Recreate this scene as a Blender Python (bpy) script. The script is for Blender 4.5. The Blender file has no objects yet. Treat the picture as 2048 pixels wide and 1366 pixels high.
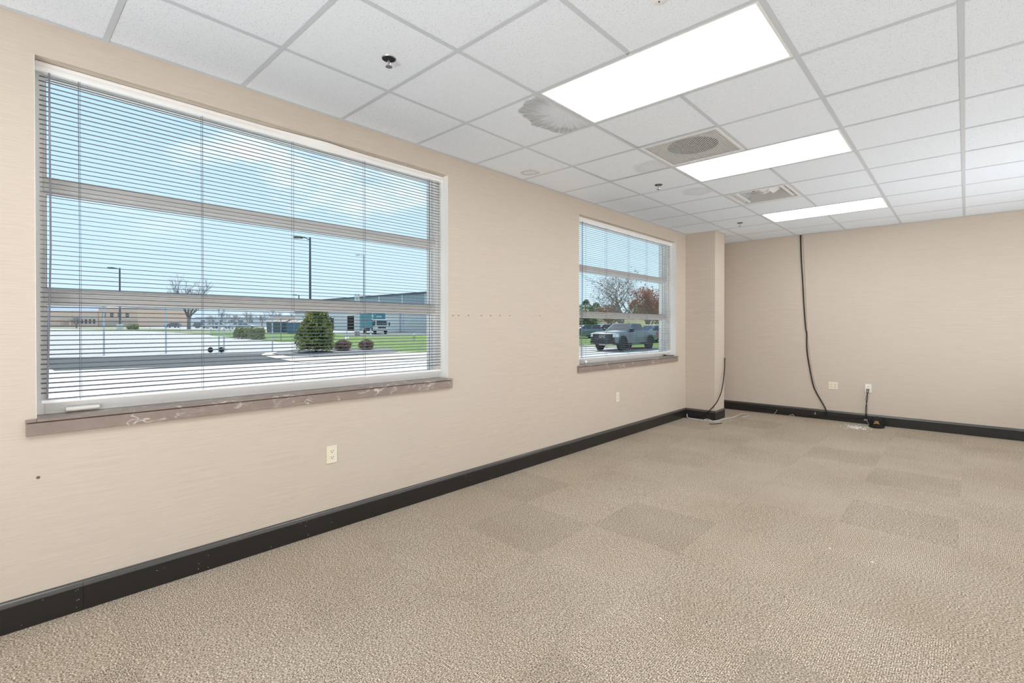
import bpy, bmesh, math, random
from mathutils import Vector, Matrix
random.seed(11)
S = bpy.context.scene
COL = S.collection
PI = math.pi
# ------------------------------------------------------------------ camera
CAM = Vector((3.03, -1.006, 1.33))
FOC, PX, PY = 977.12, 1010.52, 661.13
RGT = Vector((0.727551, 0.686054, 0.000120))
UPV = Vector((-0.004406, 0.004498, 0.999980))
FWD = Vector((-0.686039, 0.727537, -0.006295))
cd = bpy.data.cameras.new('camera')
cd.sensor_width = 36.0
cd.lens = FOC / 2048 * 36
cd.shift_x = (1024 - PX) / 2048
cd.shift_y = (PY - 683) / 2048
cd.clip_start = 0.05
cd.clip_end = 2000
cam = bpy.data.objects.new('camera', cd)
COL.objects.link(cam)
M3 = Matrix((RGT, UPV, -FWD)).transposed()
cam.matrix_world = Matrix.Translation(CAM) @ M3.to_4x4()
S.camera = cam
# ------------------------------------------------------------------ view, sky, sun
S.view_settings.view_transform = 'Standard'
S.view_settings.look = 'None'
S.view_settings.exposure = 0.0
S.view_settings.gamma = 1.0
S.view_settings.use_curve_mapping = False
S.cycles.use_denoising = True
S.cycles.max_bounces = 10
S.cycles.diffuse_bounces = 6
S.cycles.transparent_max_bounces = 12
S.cycles.sample_clamp_indirect = 8.0
SUN_EL = math.radians(50)
PANEL_POWER = 8.4


def nd(nt, kind, **kw):
    n = nt.nodes.new(kind)
    for k, v in kw.items():
        if k in ('operation', 'blend_type', 'data_type', 'noise_dimensions', 'feature', 'wave_type', 'bands_direction', 'wave_profile', 'interpolation', 'mode', 'distance'):
            setattr(n, k, v)
        else:
            n.inputs[k.replace('_', ' ')].default_value = v
    return n


def ramp(nt, src, stops):
    r = nt.nodes.new('ShaderNodeValToRGB')
    el = r.color_ramp.elements
    el[0].position, el[0].color = stops[0][0], (*stops[0][1], 1)
    el[1].position, el[1].color = stops[-1][0], (*stops[-1][1], 1)
    for p, c in stops[1:-1]:
        e = el.new(p)
        e.color = (*c, 1)
    nt.links.new(src, r.inputs[0])
    return r.outputs[0]


def mixc(nt, fac, a, b, blend='MIX'):
    m = nt.nodes.new('ShaderNodeMix')
    m.data_type = 'RGBA'
    m.blend_type = blend
    for sock, val in ((m.inputs[0], fac), (m.inputs[6], a), (m.inputs[7], b)):
        if isinstance(val, bpy.types.NodeSocket):
            nt.links.new(val, sock)
        elif isinstance(val, (int, float)):
            sock.default_value = val
        else:
            sock.default_value = (*val, 1)
    return m.outputs[2]


def math_(nt, op, a, b=None, c=None, clamp=False):
    m = nt.nodes.new('ShaderNodeMath')
    m.operation = op
    m.use_clamp = clamp
    for i, v in enumerate((a, b, c)):
        if v is None:
            continue
        if isinstance(v, bpy.types.NodeSocket):
            nt.links.new(v, m.inputs[i])
        else:
            m.inputs[i].default_value = v
    return m.outputs[0]


W = bpy.data.worlds.new('sky')
S.world = W
W.use_nodes = True
nt = W.node_tree
nt.nodes.clear()
tc = nt.nodes.new('ShaderNodeTexCoord')
sep = nt.nodes.new('ShaderNodeSeparateXYZ')
nt.links.new(tc.outputs['Generated'], sep.inputs[0])
grad = ramp(nt, sep.outputs['Z'], [(0.0, (0.72, 0.87, 0.97)), (0.10, (0.66, 0.84, 0.97)), (0.35, (0.56, 0.78, 0.98)), (1.0, (0.30, 0.55, 0.90))])
mp = nt.nodes.new('ShaderNodeMapping')
mp.inputs['Scale'].default_value = (1.0, 1.0, 2.2)
mp.inputs['Location'].default_value = (0.35, 0.1, 0.0)
nt.links.new(tc.outputs['Generated'], mp.inputs[0])
cn = nd(nt, 'ShaderNodeTexNoise', Scale=4.2, Detail=7.0, Roughness=0.62)
nt.links.new(mp.outputs[0], cn.inputs['Vector'])
cl = ramp(nt, cn.outputs[0], [(0.50, (0, 0, 0)), (0.66, (1, 1, 1))])
up = ramp(nt, sep.outputs['Z'], [(0.13, (0, 0, 0)), (0.24, (1, 1, 1))])
cl2 = mixc(nt, 1.0, cl, up, 'MULTIPLY')
skyc = mixc(nt, cl2, grad, (1.0, 1.0, 1.0))
bg = nt.nodes.new('ShaderNodeBackground')
bg.inputs['Strength'].default_value = 1.18
nt.links.new(skyc, bg.inputs['Color'])
wo = nt.nodes.new('ShaderNodeOutputWorld')
nt.links.new(bg.outputs[0], wo.inputs[0])

sl = bpy.data.lights.new('sun', 'SUN')
sl.energy = 5.6
sl.angle = math.radians(0.53)
sl.color = (1.0, 0.96, 0.9)
so = bpy.data.objects.new('sun', sl)
COL.objects.link(so)
sd = Vector((0.88 * math.cos(SUN_EL), -0.47 * math.cos(SUN_EL), -math.sin(SUN_EL)))
so.rotation_euler = sd.to_track_quat('-Z', 'Y').to_euler()
so.location = (-20, 5, 30)



def area_light(name, loc, aim, sx, sy, watts, col=(0.93, 0.97, 1.0), spread=180):
    a = bpy.data.lights.new(name, 'AREA')
    a.shape = 'RECTANGLE'
    a.size, a.size_y = sx, sy
    a.energy = watts
    a.color = col
    a.spread = math.radians(spread)
    o_ = bpy.data.objects.new(name, a)
    COL.objects.link(o_)
    o_.location = loc
    o_.rotation_euler = (Vector(aim) - Vector(loc)).to_track_quat('-Z', 'Y').to_euler()
    return o_


# unseen area lights, added to brighten the ceiling and far walls
area_light('added_fill_light', (4.45, 0.6, 0.30), (3.4, 0.6, 2.7), 8.0, 1.2, 43.0)
area_light('added_fill_light.001', (3.6, -3.7, 0.8), (2.3, 1.0, 2.6), 2.4, 1.2, 52.0)
area_light('added_fill_light.002', (4.7, 5.2, 0.30), (2.4, 5.5, 2.7), 1.8, 1.2, 38.0, spread=130)
area_light('added_fill_light.003', (2.0, -3.2, 0.25), (1.3, -0.2, 2.7), 2.2, 1.2, 33.0, spread=95)

# ------------------------------------------------------------------ materials
MATS = {}


def mat(name, col, rough=0.6, metal=0.0, spec=0.4):
    if name in MATS:
        return MATS[name]
    m = bpy.data.materials.new(name)
    m.use_nodes = True
    b = m.node_tree.nodes['Principled BSDF']
    b.inputs['Base Color'].default_value = (*col, 1)
    b.inputs['Roughness'].default_value = rough
    b.inputs['Metallic'].default_value = metal
    b.inputs['Specular IOR Level'].default_value = spec
    MATS[name] = m
    return m


def bsdf(m):
    return m.node_tree, m.node_tree.nodes['Principled BSDF']


def position(nt, scale=(1, 1, 1), obj=False):
    if obj:
        g = nt.nodes.new('ShaderNodeTexCoord').outputs['Object']
    else:
        g = nt.nodes.new('ShaderNodeNewGeometry').outputs['Position']
    mp = nt.nodes.new('ShaderNodeMapping')
    mp.inputs['Scale'].default_value = scale
    nt.links.new(g, mp.inputs[0])
    return mp.outputs[0]


def noise(nt, vec, scale, detail=3.0, rough=0.55):
    n = nd(nt, 'ShaderNodeTexNoise', Scale=scale, Detail=detail, Roughness=rough)
    nt.links.new(vec, n.inputs['Vector'])
    return n.outputs[0]


def bump(nt, b, h, strength, dist=0.01):
    n = nt.nodes.new('ShaderNodeBump')
    n.inputs['Strength'].default_value = strength
    n.inputs['Distance'].default_value = dist
    nt.links.new(h, n.inputs['Height'])
    nt.links.new(n.outputs[0], b.inputs['Normal'])


def speckle_mat(name, c1, c2, scale, rough=0.8, detail=4.0, bmp=0.0, lo=0.35, hi=0.65, stretch=(1, 1, 1)):
    m = mat(name, c1, rough)
    nt, b = bsdf(m)
    v = position(nt, stretch)
    n = noise(nt, v, scale, detail)
    nt.links.new(ramp(nt, n, [(lo, c1), (hi, c2)]), b.inputs['Base Color'])
    if bmp:
        bump(nt, b, n, bmp)
    return m


def wallpaper():
    m = mat('grasscloth_wallpaper', (0.6, 0.5, 0.4), 0.75, 0, 0.25)
    nt, b = bsdf(m)
    fine = noise(nt, position(nt, (9, 9, 420)), 1.0, 3.0)
    mid = noise(nt, position(nt, (2.2, 2.2, 170)), 1.0, 4.0)
    big = noise(nt, position(nt, (1.0, 1.0, 0.9)), 0.9, 2.0)
    f = math_(nt, 'ADD', math_(nt, 'MULTIPLY', fine, 0.55), math_(nt, 'MULTIPLY', mid, 0.45))
    c = ramp(nt, f, [(0.30, (0.535, 0.465, 0.390)), (0.70, (0.685, 0.603, 0.515))])
    c = mixc(nt, ramp(nt, big, [(0.35, (0, 0, 0)), (0.7, (0.5, 0.5, 0.5))]), c, (0.625, 0.560, 0.490))
    nt.links.new(c, b.inputs['Base Color'])
    bump(nt, b, fine, 0.12, 0.002)
    return m


def ceiling_tile_mat(name, stain=None):
    m = mat(name, (0.8, 0.8, 0.8), 0.9, 0, 0.1)
    nt, b = bsdf(m)
    p = position(nt)
    pits = noise(nt, p, 210.0, 2.0, 0.6)
    c = ramp(nt, pits, [(0.32, (0.50, 0.51, 0.52)), (0.39, (0.80, 0.855, 0.925)), (1.0, (0.83, 0.885, 0.955))])
    if stain:
        kind, sx, sy, r = stain
        o = nt.nodes.new('ShaderNodeTexCoord').outputs['Object']
        s = nt.nodes.new('ShaderNodeSeparateXYZ')
        nt.links.new(o, s.inputs[0])
        wob = math_(nt, 'MULTIPLY', math_(nt, 'SUBTRACT', noise(nt, o, 9.0, 4.0), 0.5), 0.12)
        dx = math_(nt, 'SUBTRACT', s.outputs[0], sx)
        dy = math_(nt, 'MULTIPLY', math_(nt, 'SUBTRACT', s.outputs[1], sy), 0.75 if kind == 'swirl' else 1.0)
        d = math_(nt, 'SQRT', math_(nt, 'ADD', math_(nt, 'MULTIPLY', dx, dx), math_(nt, 'MULTIPLY', dy, dy)))
        d = math_(nt, 'ADD', d, wob)
        dn = math_(nt, 'DIVIDE', d, r)
        ang = math_(nt, 'ARCTAN2', dy, dx)
        cmb = nt.nodes.new('ShaderNodeCombineXYZ')
        nt.links.new(math_(nt, 'MULTIPLY', ang, 26.0 if kind == 'swirl' else 3.0), cmb.inputs[0])
        nt.links.new(math_(nt, 'MULTIPLY', d, 9.0), cmb.inputs[1])
        st = noise(nt, cmb.outputs[0], 1.0, 3.0)
        if kind == 'swirl':
            mask = ramp(nt, dn, [(0.30, (0.25, 0.25, 0.25)), (0.55, (0.4, 0.4, 0.4)), (0.80, (0.85, 0.85, 0.85)), (0.96, (0.8, 0.8, 0.8)), (1.0, (0, 0, 0))])
            mk = math_(nt, 'MULTIPLY', mask, ramp(nt, st, [(0.34, (0.25, 0.25, 0.25)), (0.62, (1, 1, 1))]))
            dark = (0.26, 0.26, 0.27)
        elif kind == 'ring':
            mask = ramp(nt, dn, [(0.45, (0.25, 0.25, 0.25)), (0.70, (0.75, 0.75, 0.75)), (0.92, (0.55, 0.55, 0.55)), (1.0, (0, 0, 0))])
            mk = math_(nt, 'MULTIPLY', mask, 0.8)
            dark = (0.42, 0.41, 0.40)
        else:
            mask = ramp(nt, dn, [(0.2, (0.35, 0.35, 0.35)), (0.75, (0.55, 0.55, 0.55)), (1.0, (0, 0, 0))])
            mk = math_(nt, 'MULTIPLY', mask, ramp(nt, noise(nt, o, 60.0, 3.0), [(0.35, (0.2, 0.2, 0.2)), (0.6, (0.8, 0.8, 0.8))]))
            dark = (0.45, 0.45, 0.45)
        c = mixc(nt, mk, c, dark)
    nt.links.new(c, b.inputs['Base Color'])
    bump(nt, b, pits, 0.25, 0.003)
    return m


def carpet_mat(name, along_y, gain):
    m = mat(name, (0.3, 0.25, 0.2), 0.95, 0, 0.1)
    nt, b = bsdf(m)
    p = position(nt)
    sp = noise(nt, position(nt, (1.0, 0.6, 1) if along_y else (0.6, 1.0, 1)), 215.0, 2.0, 0.75)
    big = noise(nt, p, 1.3, 3.0)
    k = gain
    col = ramp(nt, sp, [(0.34, (0.05 * k, 0.042 * k, 0.034 * k)), (0.46, (0.31 * k, 0.262 * k, 0.203 * k)), (0.55, (0.50 * k, 0.43 * k, 0.345 * k)), (0.66, (0.95 * k, 0.86 * k, 0.73 * k))])
    w = nd(nt, 'ShaderNodeTexWave', Scale=38.0, Distortion=1.2, Detail=2.0, Detail_Scale=2.0)
    w.bands_direction = 'X' if along_y else 'Y'
    nt.links.new(p, w.inputs['Vector'])
    ridge = ramp(nt, w.outputs['Fac'], [(0.0, (0.70, 0.70, 0.70)), (0.55, (1.12, 1.12, 1.12))])
    col = mixc(nt, 1.0 if along_y else 0.45, col, ridge, 'MULTIPLY')
    col = mixc(nt, 1.0, col, ramp(nt, big, [(0.3, (0.93, 0.90, 0.86)), (0.7, (1.05, 1.05, 1.05))]), 'MULTIPLY')
    nt.links.new(col, b.inputs['Base Color'])
    h = math_(nt, 'ADD', sp, math_(nt, 'MULTIPLY', w.outputs['Fac'], 0.5 if along_y else 0.15))
    bump(nt, b, h, 0.35, 0.005)
    return m


def sill_mat():
    m = mat('brown_swirl_solid_surface', (0.33, 0.26, 0.22), 0.35, 0, 0.5)
    nt, b = bsdf(m)
    p = position(nt, (1, 1, 1.6))
    warp = nd(nt, 'ShaderNodeTexNoise', Scale=3.2, Detail=3.0)
    nt.links.new(p, warp.inputs['Vector'])
    add = nt.nodes.new('ShaderNodeVectorMath')
    add.operation = 'MULTIPLY_ADD'
    nt.links.new(warp.outputs['Color'], add.inputs[0])
    add.inputs[1].default_value = (0.55, 0.55, 0.55)
    nt.links.new(p, add.inputs[2])
    n = noise(nt, add.outputs[0], 7.0, 2.0, 0.5)
    v = math_(nt, 'ABSOLUTE', math_(nt, 'SUBTRACT', n, 0.5))
    vein = ramp(nt, v, [(0.0, (1, 1, 1)), (0.022, (0.12, 0.12, 0.12)), (0.05, (0, 0, 0))])
    gate = ramp(nt, noise(nt, position(nt, (1, 1, 1)), 5.0, 2.0), [(0.48, (0, 0, 0)), (0.62, (1, 1, 1))])
    f = math_(nt, 'MULTIPLY', vein, gate)
    base = ramp(nt, noise(nt, p, 14.0, 4.0), [(0.3, (0.245, 0.195, 0.170)), (0.7, (0.30, 0.240, 0.212))])
    nt.links.new(mixc(nt, math_(nt, 'MULTIPLY', f, 0.7), base, (0.82, 0.78, 0.72)), b.inputs['Base Color'])
    return m


def glass_mat():
    m = bpy.data.materials.new('window_glass')
    m.use_nodes = True
    nt = m.node_tree
    nt.nodes.clear()
    o = nt.nodes.new('ShaderNodeOutputMaterial')
    t = nt.nodes.new('ShaderNodeBsdfTransparent')
    t.inputs[0].default_value = (0.945, 0.975, 0.98, 1)
    nt.links.new(t.outputs[0], o.inputs[0])
    return m


def emit_mat(name, col, strength):
    m = mat(name, col, 0.5)
    nt, b = bsdf(m)
    b.inputs['Emission Color'].default_value = (*col, 1)
    b.inputs['Emission Strength'].default_value = strength
    b.inputs['Base Color'].default_value = (0.9, 0.9, 0.9, 1)
    return m


WALL = wallpaper()
TILE = ceiling_tile_mat('mineral_fibre_tile')
CARPET_A = carpet_mat('carpet_ridges_lengthways', True, 1.06)
CARPET_B = carpet_mat('carpet_ridges_crossways', False, 1.0)
CARPET_C = carpet_mat('carpet_worn_crossways', False, 0.94)
SILL = sill_mat()
GLASS = glass_mat()
REVEAL = mat('off_white_reveal_paint', (0.92, 0.905, 0.875), 0.6)
WHITE = mat('white_painted_metal', (0.80, 0.81, 0.82), 0.35)
GRID = mat('white_grid_steel', (0.585, 0.625, 0.67), 0.4)
FRAME = mat('white_window_aluminium', (0.90, 0.90, 0.895), 0.3)
SLAT = mat('slat_backlit_dark', (0.115, 0.12, 0.125), 0.45)  # white slats, coloured dark to look backlit against the sky
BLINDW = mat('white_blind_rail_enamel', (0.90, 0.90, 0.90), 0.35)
CORD = mat('cord_backlit_grey', (0.22, 0.23, 0.28), 0.8)  # white cords, greyed in the colour for the same backlit look
BASE = mat('dark_bronze_baseboard', (0.018, 0.016, 0.0145), 0.38, 0, 0.45)
BASECAP = mat('baseboard_cap', (0.055, 0.055, 0.054), 0.25, 0, 0.8)
BLACK = mat('black_rubber', (0.012, 0.012, 0.013), 0.5)
GASKET = mat('glazing_gasket', (0.03, 0.035, 0.04), 0.6)
IVORY = mat('ivory_plastic', (0.82, 0.78, 0.63), 0.35)
WHITEP = mat('white_plastic', (0.86, 0.85, 0.81), 0.35)
SLOT = mat('socket_slot_dark', (0.05, 0.04, 0.03), 0.6)
CHROME = mat('chrome', (0.8, 0.8, 0.8), 0.15, 1.0)
DARK = mat('dark_void', (0.015, 0.015, 0.015), 0.8)
DECK = mat('ceiling_deck', (0.25, 0.25, 0.25), 0.9)
PANEL = emit_mat('light_diffuser', (0.97, 0.985, 1.0), PANEL_POWER)


# ------------------------------------------------------------------ mesh helpers
class MB:
    def __init__(s):
        s.v = []
        s.f = []

    def add(s, vs, fs):
        o = len(s.v)
        s.v += [tuple(p) for p in vs]
        s.f += [tuple(i + o for i in f) for f in fs]
        return s

    def box(s, x0, x1, y0, y1, z0, z1):
        return s.hexa([(x0, y0, z0), (x1, y0, z0), (x1, y1, z0), (x0, y1, z0), (x0, y0, z1), (x1, y0, z1), (x1, y1, z1), (x0, y1, z1)])

    def hexa(s, p):
        return s.add(p, [(3, 2, 1, 0), (4, 5, 6, 7), (0, 1, 5, 4), (1, 2, 6, 5), (2, 3, 7, 6), (3, 0, 4, 7)])

    def prism(s, poly, axis, a, b):
        n = len(poly)

        def P(q, t):
            return {'x': (t, q[0], q[1]), 'y': (q[0], t, q[1]), 'z': (q[0], q[1], t)}[axis]
        vs = [P(q, a) for q in poly] + [P(q, b) for q in poly]
        fs = [tuple(range(n - 1, -1, -1)), tuple(range(n, 2 * n))] + [(i, (i + 1) % n, n + (i + 1) % n, n + i) for i in range(n)]
        return s.add(vs, fs)

    def lathe(s, prof, c=(0, 0, 0), axis='z', n=16, sx=1.0, sy=1.0):
        vs, fs = [], []
        for r, h in prof:
            for k in range(n):
                a = 2 * PI * k / n
                q = (r * math.cos(a) * sx, r * math.sin(a) * sy, h)
                q = {'z': q, 'x': (q[2], q[0], q[1]), 'y': (q[0], q[2], q[1])}[axis]
                vs.append((q[0] + c[0], q[1] + c[1], q[2] + c[2]))
        m = len(prof)
        for i in range(m - 1):
            for k in range(n):
                k2 = (k + 1) % n
                fs.append((i * n + k, i * n + k2, (i + 1) * n + k2, (i + 1) * n + k))
        fs.append(tuple(range(n - 1, -1, -1)))
        fs.append(tuple((m - 1) * n + k for k in range(n)))
        return s.add(vs, fs)

    def tube(s, pts, r, n=6, r2=None):
        pts = [Vector(p) for p in pts]
        if len(pts) < 2:
            return s
        up = Vector((0, 0, 1))
        t0 = (pts[1] - pts[0]).normalized()
        if abs(t0.dot(up)) > 0.9:
            up = Vector((1, 0, 0))
        vs, fs = [], []
        nrm = t0.cross(up).normalized()
        for i, p in enumerate(pts):
            t = (pts[min(i + 1, len(pts) - 1)] - pts[max(i - 1, 0)]).normalized()
            nrm = (nrm - t * nrm.dot(t)).normalized()
            bn = t.cross(nrm)
            rr = r if r2 is None else r + (r2 - r) * i / (len(pts) - 1)
            for k in range(n):
                a = 2 * PI * k / n
                vs.append(p + nrm * (rr * math.cos(a)) + bn * (rr * math.sin(a)))
        for i in range(len(pts) - 1):
            for k in range(n):
                k2 = (k + 1) % n
                fs.append((i * n + k, i * n + k2, (i + 1) * n + k2, (i + 1) * n + k))
        fs.append(tuple(range(n - 1, -1, -1)))
        fs.append(tuple((len(pts) - 1) * n + k for k in range(n)))
        return s.add(vs, fs)

    def build(s, name, m, parent=None, bevel=0.0, smooth=False, seg=1, local=False):
        """vertices are world coordinates unless local; the origin moves to the parent's place"""
        me = bpy.data.meshes.new(name)
        off = Vector((0, 0, 0))
        if parent is not None and not local:
            off = wloc(parent)
        me.from_pydata([(v[0] - off[0], v[1] - off[1], v[2] - off[2]) for v in s.v], [], s.f)
        bm = bmesh.new()
        bm.from_mesh(me)
        bmesh.ops.recalc_face_normals(bm, faces=bm.faces)
        if bevel:
            es = [e for e in bm.edges if len(e.link_faces) == 2 and e.calc_face_angle(0) > 0.5]
            bmesh.ops.bevel(bm, geom=es, offset=bevel, segments=seg, affect='EDGES', profile=0.5)
        bm.to_mesh(me)
        bm.free()
        if smooth:
            for p in me.polygons:
                p.use_smooth = True
            me.set_sharp_from_angle(angle=math.radians(40))
        me.materials.append(m)
        o = bpy.data.objects.new(name, me)
        COL.objects.link(o)
        if parent is not None:
            o.parent = parent
        return o


def wloc(o):
    v = Vector((0, 0, 0))
    while o is not None:
        v = v + Vector(o.location)
        o = o.parent
    return v


def tag(o, label=None, cat=None, group=None, kind=None):
    if label:
        o['label'] = label
    if cat:
        o['category'] = cat
    if group:
        o['group'] = group
    if kind:
        o['kind'] = kind
    return o


def thing(name, label, cat, loc=(0, 0, 0), rz=0.0, group=None):
    o = bpy.data.objects.new(name, None)
    COL.objects.link(o)
    o.location = loc
    o.rotation_euler = (0, 0, rz)
    o.empty_display_size = 0.1
    return tag(o, label, cat, group)


def struct_empty(name, loc=(0, 0, 0)):
    o = bpy.data.objects.new(name, None)
    COL.objects.link(o)
    o.location = loc
    return tag(o, kind='structure')


def copy_tree(o, parent=None):
    c = o.copy()
    COL.objects.link(c)
    c.parent = parent
    for ch in list(o.children):
        copy_tree(ch, c)
    return c


def place(me_obj, loc, rot=(0, 0, 0)):
    me_obj.location = loc
    me_obj.rotation_euler = rot
    return me_obj


def link_copy(o, name, loc, parent, rot=(0, 0, 0), m=None):
    c = bpy.data.objects.new(name, o.data)
    COL.objects.link(c)
    c.parent = parent
    c.location = loc
    c.rotation_euler = rot
    if m is not None:
        c.material_slots[0].link = 'OBJECT'
        c.material_slots[0].material = m
    return c


def spline(pts, n=6):
    pts = [Vector(p) for p in pts]
    out = []
    for i in range(len(pts) - 1):
        p0, p1, p2, p3 = pts[max(i - 1, 0)], pts[i], pts[i + 1], pts[min(i + 2, len(pts) - 1)]
        for k in range(n):
            t = k / n
            out.append(0.5 * ((2 * p1) + (p2 - p0) * t + (2 * p0 - 5 * p1 + 4 * p2 - p3) * t * t + (3 * p1 - p0 - 3 * p2 + p3) * t ** 3))
    out.append(pts[-1])
    return out


# ------------------------------------------------------------------ room shell
T = 0.6096
GX = 0.57                                      # first main tee from the window wall
RX, RY0, RY1, CZ = 6.10, -4.20, 7.31, 2.708
WINS = [(-0.857, 1.535), (3.365, 5.775)]
WZ0, WZ1 = 0.92, 2.55
WT = 0.26                                      # wall thickness


def wall_with_windows():
    b = MB()
    ys = [RY0 - 0.2]
    for a, c in WINS:
        ys += [a, c]
    ys.append(RY1 + 0.2)
    for i in range(0, len(ys), 2):
        b.box(-WT, 0, ys[i], ys[i + 1], -1.2, 3.3)
    for a, c in WINS:
        b.box(-WT, 0, a, c, -1.2, WZ0 - 0.012)
        b.box(-WT, 0, a, c, WZ1, 3.3)
    return tag(b.build('wall_left', WALL), kind='structure')


wall_left = wall_with_windows()
tag(MB().box(0, RX, RY1, RY1 + 0.2, -0.2, 3.3).build('wall_back', WALL), kind='structure')
tag(MB().box(RX, RX + 0.2, RY0 - 0.2, RY1 + 0.2, -0.2, 3.3).build('wall_right', WALL), kind='structure')
tag(MB().box(0, RX, RY0 - 0.2, RY0, -0.2, 3.3).build('wall_front', WALL), kind='structure')
column = tag(MB().box(0.0, 0.428, 6.105, 6.475, 0, CZ + 0.05).build('wall_column', WALL), kind='structure')
tag(MB().box(-2.45, RX + 0.5, RY0 - 6, RY1 + 6, 3.45, 3.75).build('roof', mat('roof_added_overhang', (0.45, 0.45, 0.45), 0.8)), kind='structure')  # overhang past the windows is added, unseen, to keep the sun off them

# small marks on the window wall
nh = MB()
for y in (1.589, 1.758, 1.909, 2.138, 2.27, 2.70, 1.65, 2.02):
    nh.box(-0.002, 0.0012, y - 0.008, y + 0.008, 1.424 + (y - 1.6) * 0.016, 1.430 + (y - 1.6) * 0.016)
nh.lathe([(0.004, 0.0), (0.007, 0.002), (0.004, 0.004)], (-0.001, -0.852, 0.656), 'x', 8)
o = nh.build('nail_holes', mat('nail_hole', (0.16, 0.12, 0.09), 0.8), wall_left)
tag(o, kind='stuff')

# floor of carpet tiles
floor = tag(MB().box(-0.2, RX + 0.2, RY0 - 0.2, RY1 + 0.2, -0.2, -0.006).build('floor', mat('floor_slab', (0.2, 0.18, 0.16), 0.9)), kind='structure')
FT = 0.6
ct = MB().box(-FT / 2 + 0.00015, FT / 2 - 0.00015, -FT / 2 + 0.00015, FT / 2 - 0.00015, -0.006, 0.0).build('carpet_tile', CARPET_A, floor, bevel=0.0007)
first = True
for i in range(11):
    for j in range(20):
        x0, y0 = i * FT, RY0 - 0.015 + j * FT
        if x0 > RX or y0 > RY1:
            continue
        x = x0 + FT / 2
        y = y0 + FT / 2
        r = random.random()
        turn = (i + j) % 2
        m_ = CARPET_A if turn else (CARPET_B if r < 0.6 else CARPET_C)
        if r > 0.9:
            m_ = CARPET_B
        if first:
            o = place(ct, (x, y, 0))
            first = False
        else:
            o = link_copy(ct, 'carpet_tile', (x, y, random.uniform(-0.0004, 0.0004)), floor)
        o.material_slots[0].link = 'OBJECT'
        o.material_slots[0].material = m_

# baseboards, boards with a rounded cap
BH = 0.14


def baseboard(name, p, q, nrm, joints=()):
    """p, q on the wall line, nrm the direction into the room"""
    root = struct_empty(name)
    p, q, n = Vector((*p, 0)), Vector((*q, 0)), Vector((*nrm, 0))
    L = (q - p).length
    d = (q - p) / L
    cuts = [0.0] + list(joints) + [L]
    for a, c in zip(cuts, cuts[1:]):
        a2, c2 = a + (0.0006 if a > 0 else 0), c - (0.0006 if c < L else 0)

        def ext(prof, nm, m):
            mb = MB()
            vs = []
            for t in (a2, c2):
                for h, z in prof:
                    vs.append(p + d * t + n * h + Vector((0, 0, z)))
            k = len(prof)
            mb.add(vs, [tuple(range(k - 1, -1, -1)), tuple(range(k, 2 * k))] + [(i, (i + 1) % k, k + (i + 1) % k, k + i) for i in range(k)])
            return mb.build(nm, m, root, smooth=True)
        ext([(0, 0), (0.013, 0), (0.013, 0.112), (0, 0.112)], 'board', BASE)
        ext([(0, 0.112), (0.016, 0.112), (0.0175, 0.116), (0.016, 0.120), (0.0155, 0.126), (0.012, 0.134), (0.006, 0.139), (0, 0.14)], 'cap_moulding', BASECAP)
    return root


bl = baseboard('baseboard_left', (0, RY0), (0, 6.105), (1, 0), (1.1, 3.498, 5.94, 8.4))
baseboard('baseboard_column', (0, 6.105), (0.4455, 6.105), (0, -1))
baseboard('baseboard_column.001', (0.428, 6.0875), (0.428, 6.475), (1, 0))
bb = baseboard('baseboard_back', (0.0, RY1), (RX, RY1), (0, -1), (3.0, 4.6))
baseboard('baseboard_right', (RX, RY0), (RX, RY1), (-1, 0))
baseboard('baseboard_front', (0, RY0), (RX, RY0), (0, 1))
sp = MB()
for y0 in (-0.702, 1.74, 0.35, 3.2, 4.6, -0.2):
    for k in range(7):
        y = y0 + random.choice((-1, 1)) * random.uniform(0.012, 0.03) * (1 if k < 5 else 9)
        z = random.choice((0.02, 0.05, 0.085, 0.105)) + random.uniform(-0.006, 0.006)
        r = random.uniform(0.0012, 0.0022)
        sp.lathe([(r, 0.0), (r * 0.8, 0.0012), (0.0002, 0.0016)], (0.0128, y, z), 'x', 6)
tag(sp.build('nail_heads', mat('pale_filler', (0.6, 0.57, 0.52), 0.7), bl), kind='stuff')

# ------------------------------------------------------------------ ceiling
ceiling = tag(MB().box(-0.1, RX + 0.1, RY0 - 0.1, RY1 + 0.1, 2.90, 2.98).build('ceiling', DECK), kind='structure')
LIGHTS = [(1, 2), (1, 5), (1, 9), (1, -2), (6, 2), (6, 5), (6, 9), (6, -2), (1, -5), (6, -5)]      # (column, row) of the first of two cells
GRILLE = (1, 4)
DIFF = (1, 7)
used = set()
for c, r in LIGHTS:
    used |= {(c, r), (c + 1, r)}
used |= {GRILLE, DIFF}
cols = [0.0] + [GX + c * T for c in range(0, 9)] + [RX]
rows = [r * T for r in range(-6, 13)]
rows = [RY0] + [y for y in rows if y > RY0 + 0.1 and y < RY1 - 0.1] + [RY1]
tile_mesh = None
STAINS = {(0, 2): ceiling_tile_mat('tile_with_swirl_stain', ('swirl', 0.27, 0.06, 0.27)),
          (-1, 3): ceiling_tile_mat('tile_with_ring_stain', ('ring', -0.09, 0.19, 0.085)),
          (0, 4): ceiling_tile_mat('tile_with_faint_stain', ('blot', 0.20, 0.20, 0.20)),
          (0, 6): ceiling_tile_mat('tile_with_grey_blot', ('blot', 0.17, -0.02, 0.17))}
SHIFT = {(1, 3): (0.003, 0.001, 0.0, 0.004, 0.003), (0, 4): (0.002, -0.002, 0.0, 0.003, 0.004)}
row_of = {}
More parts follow.
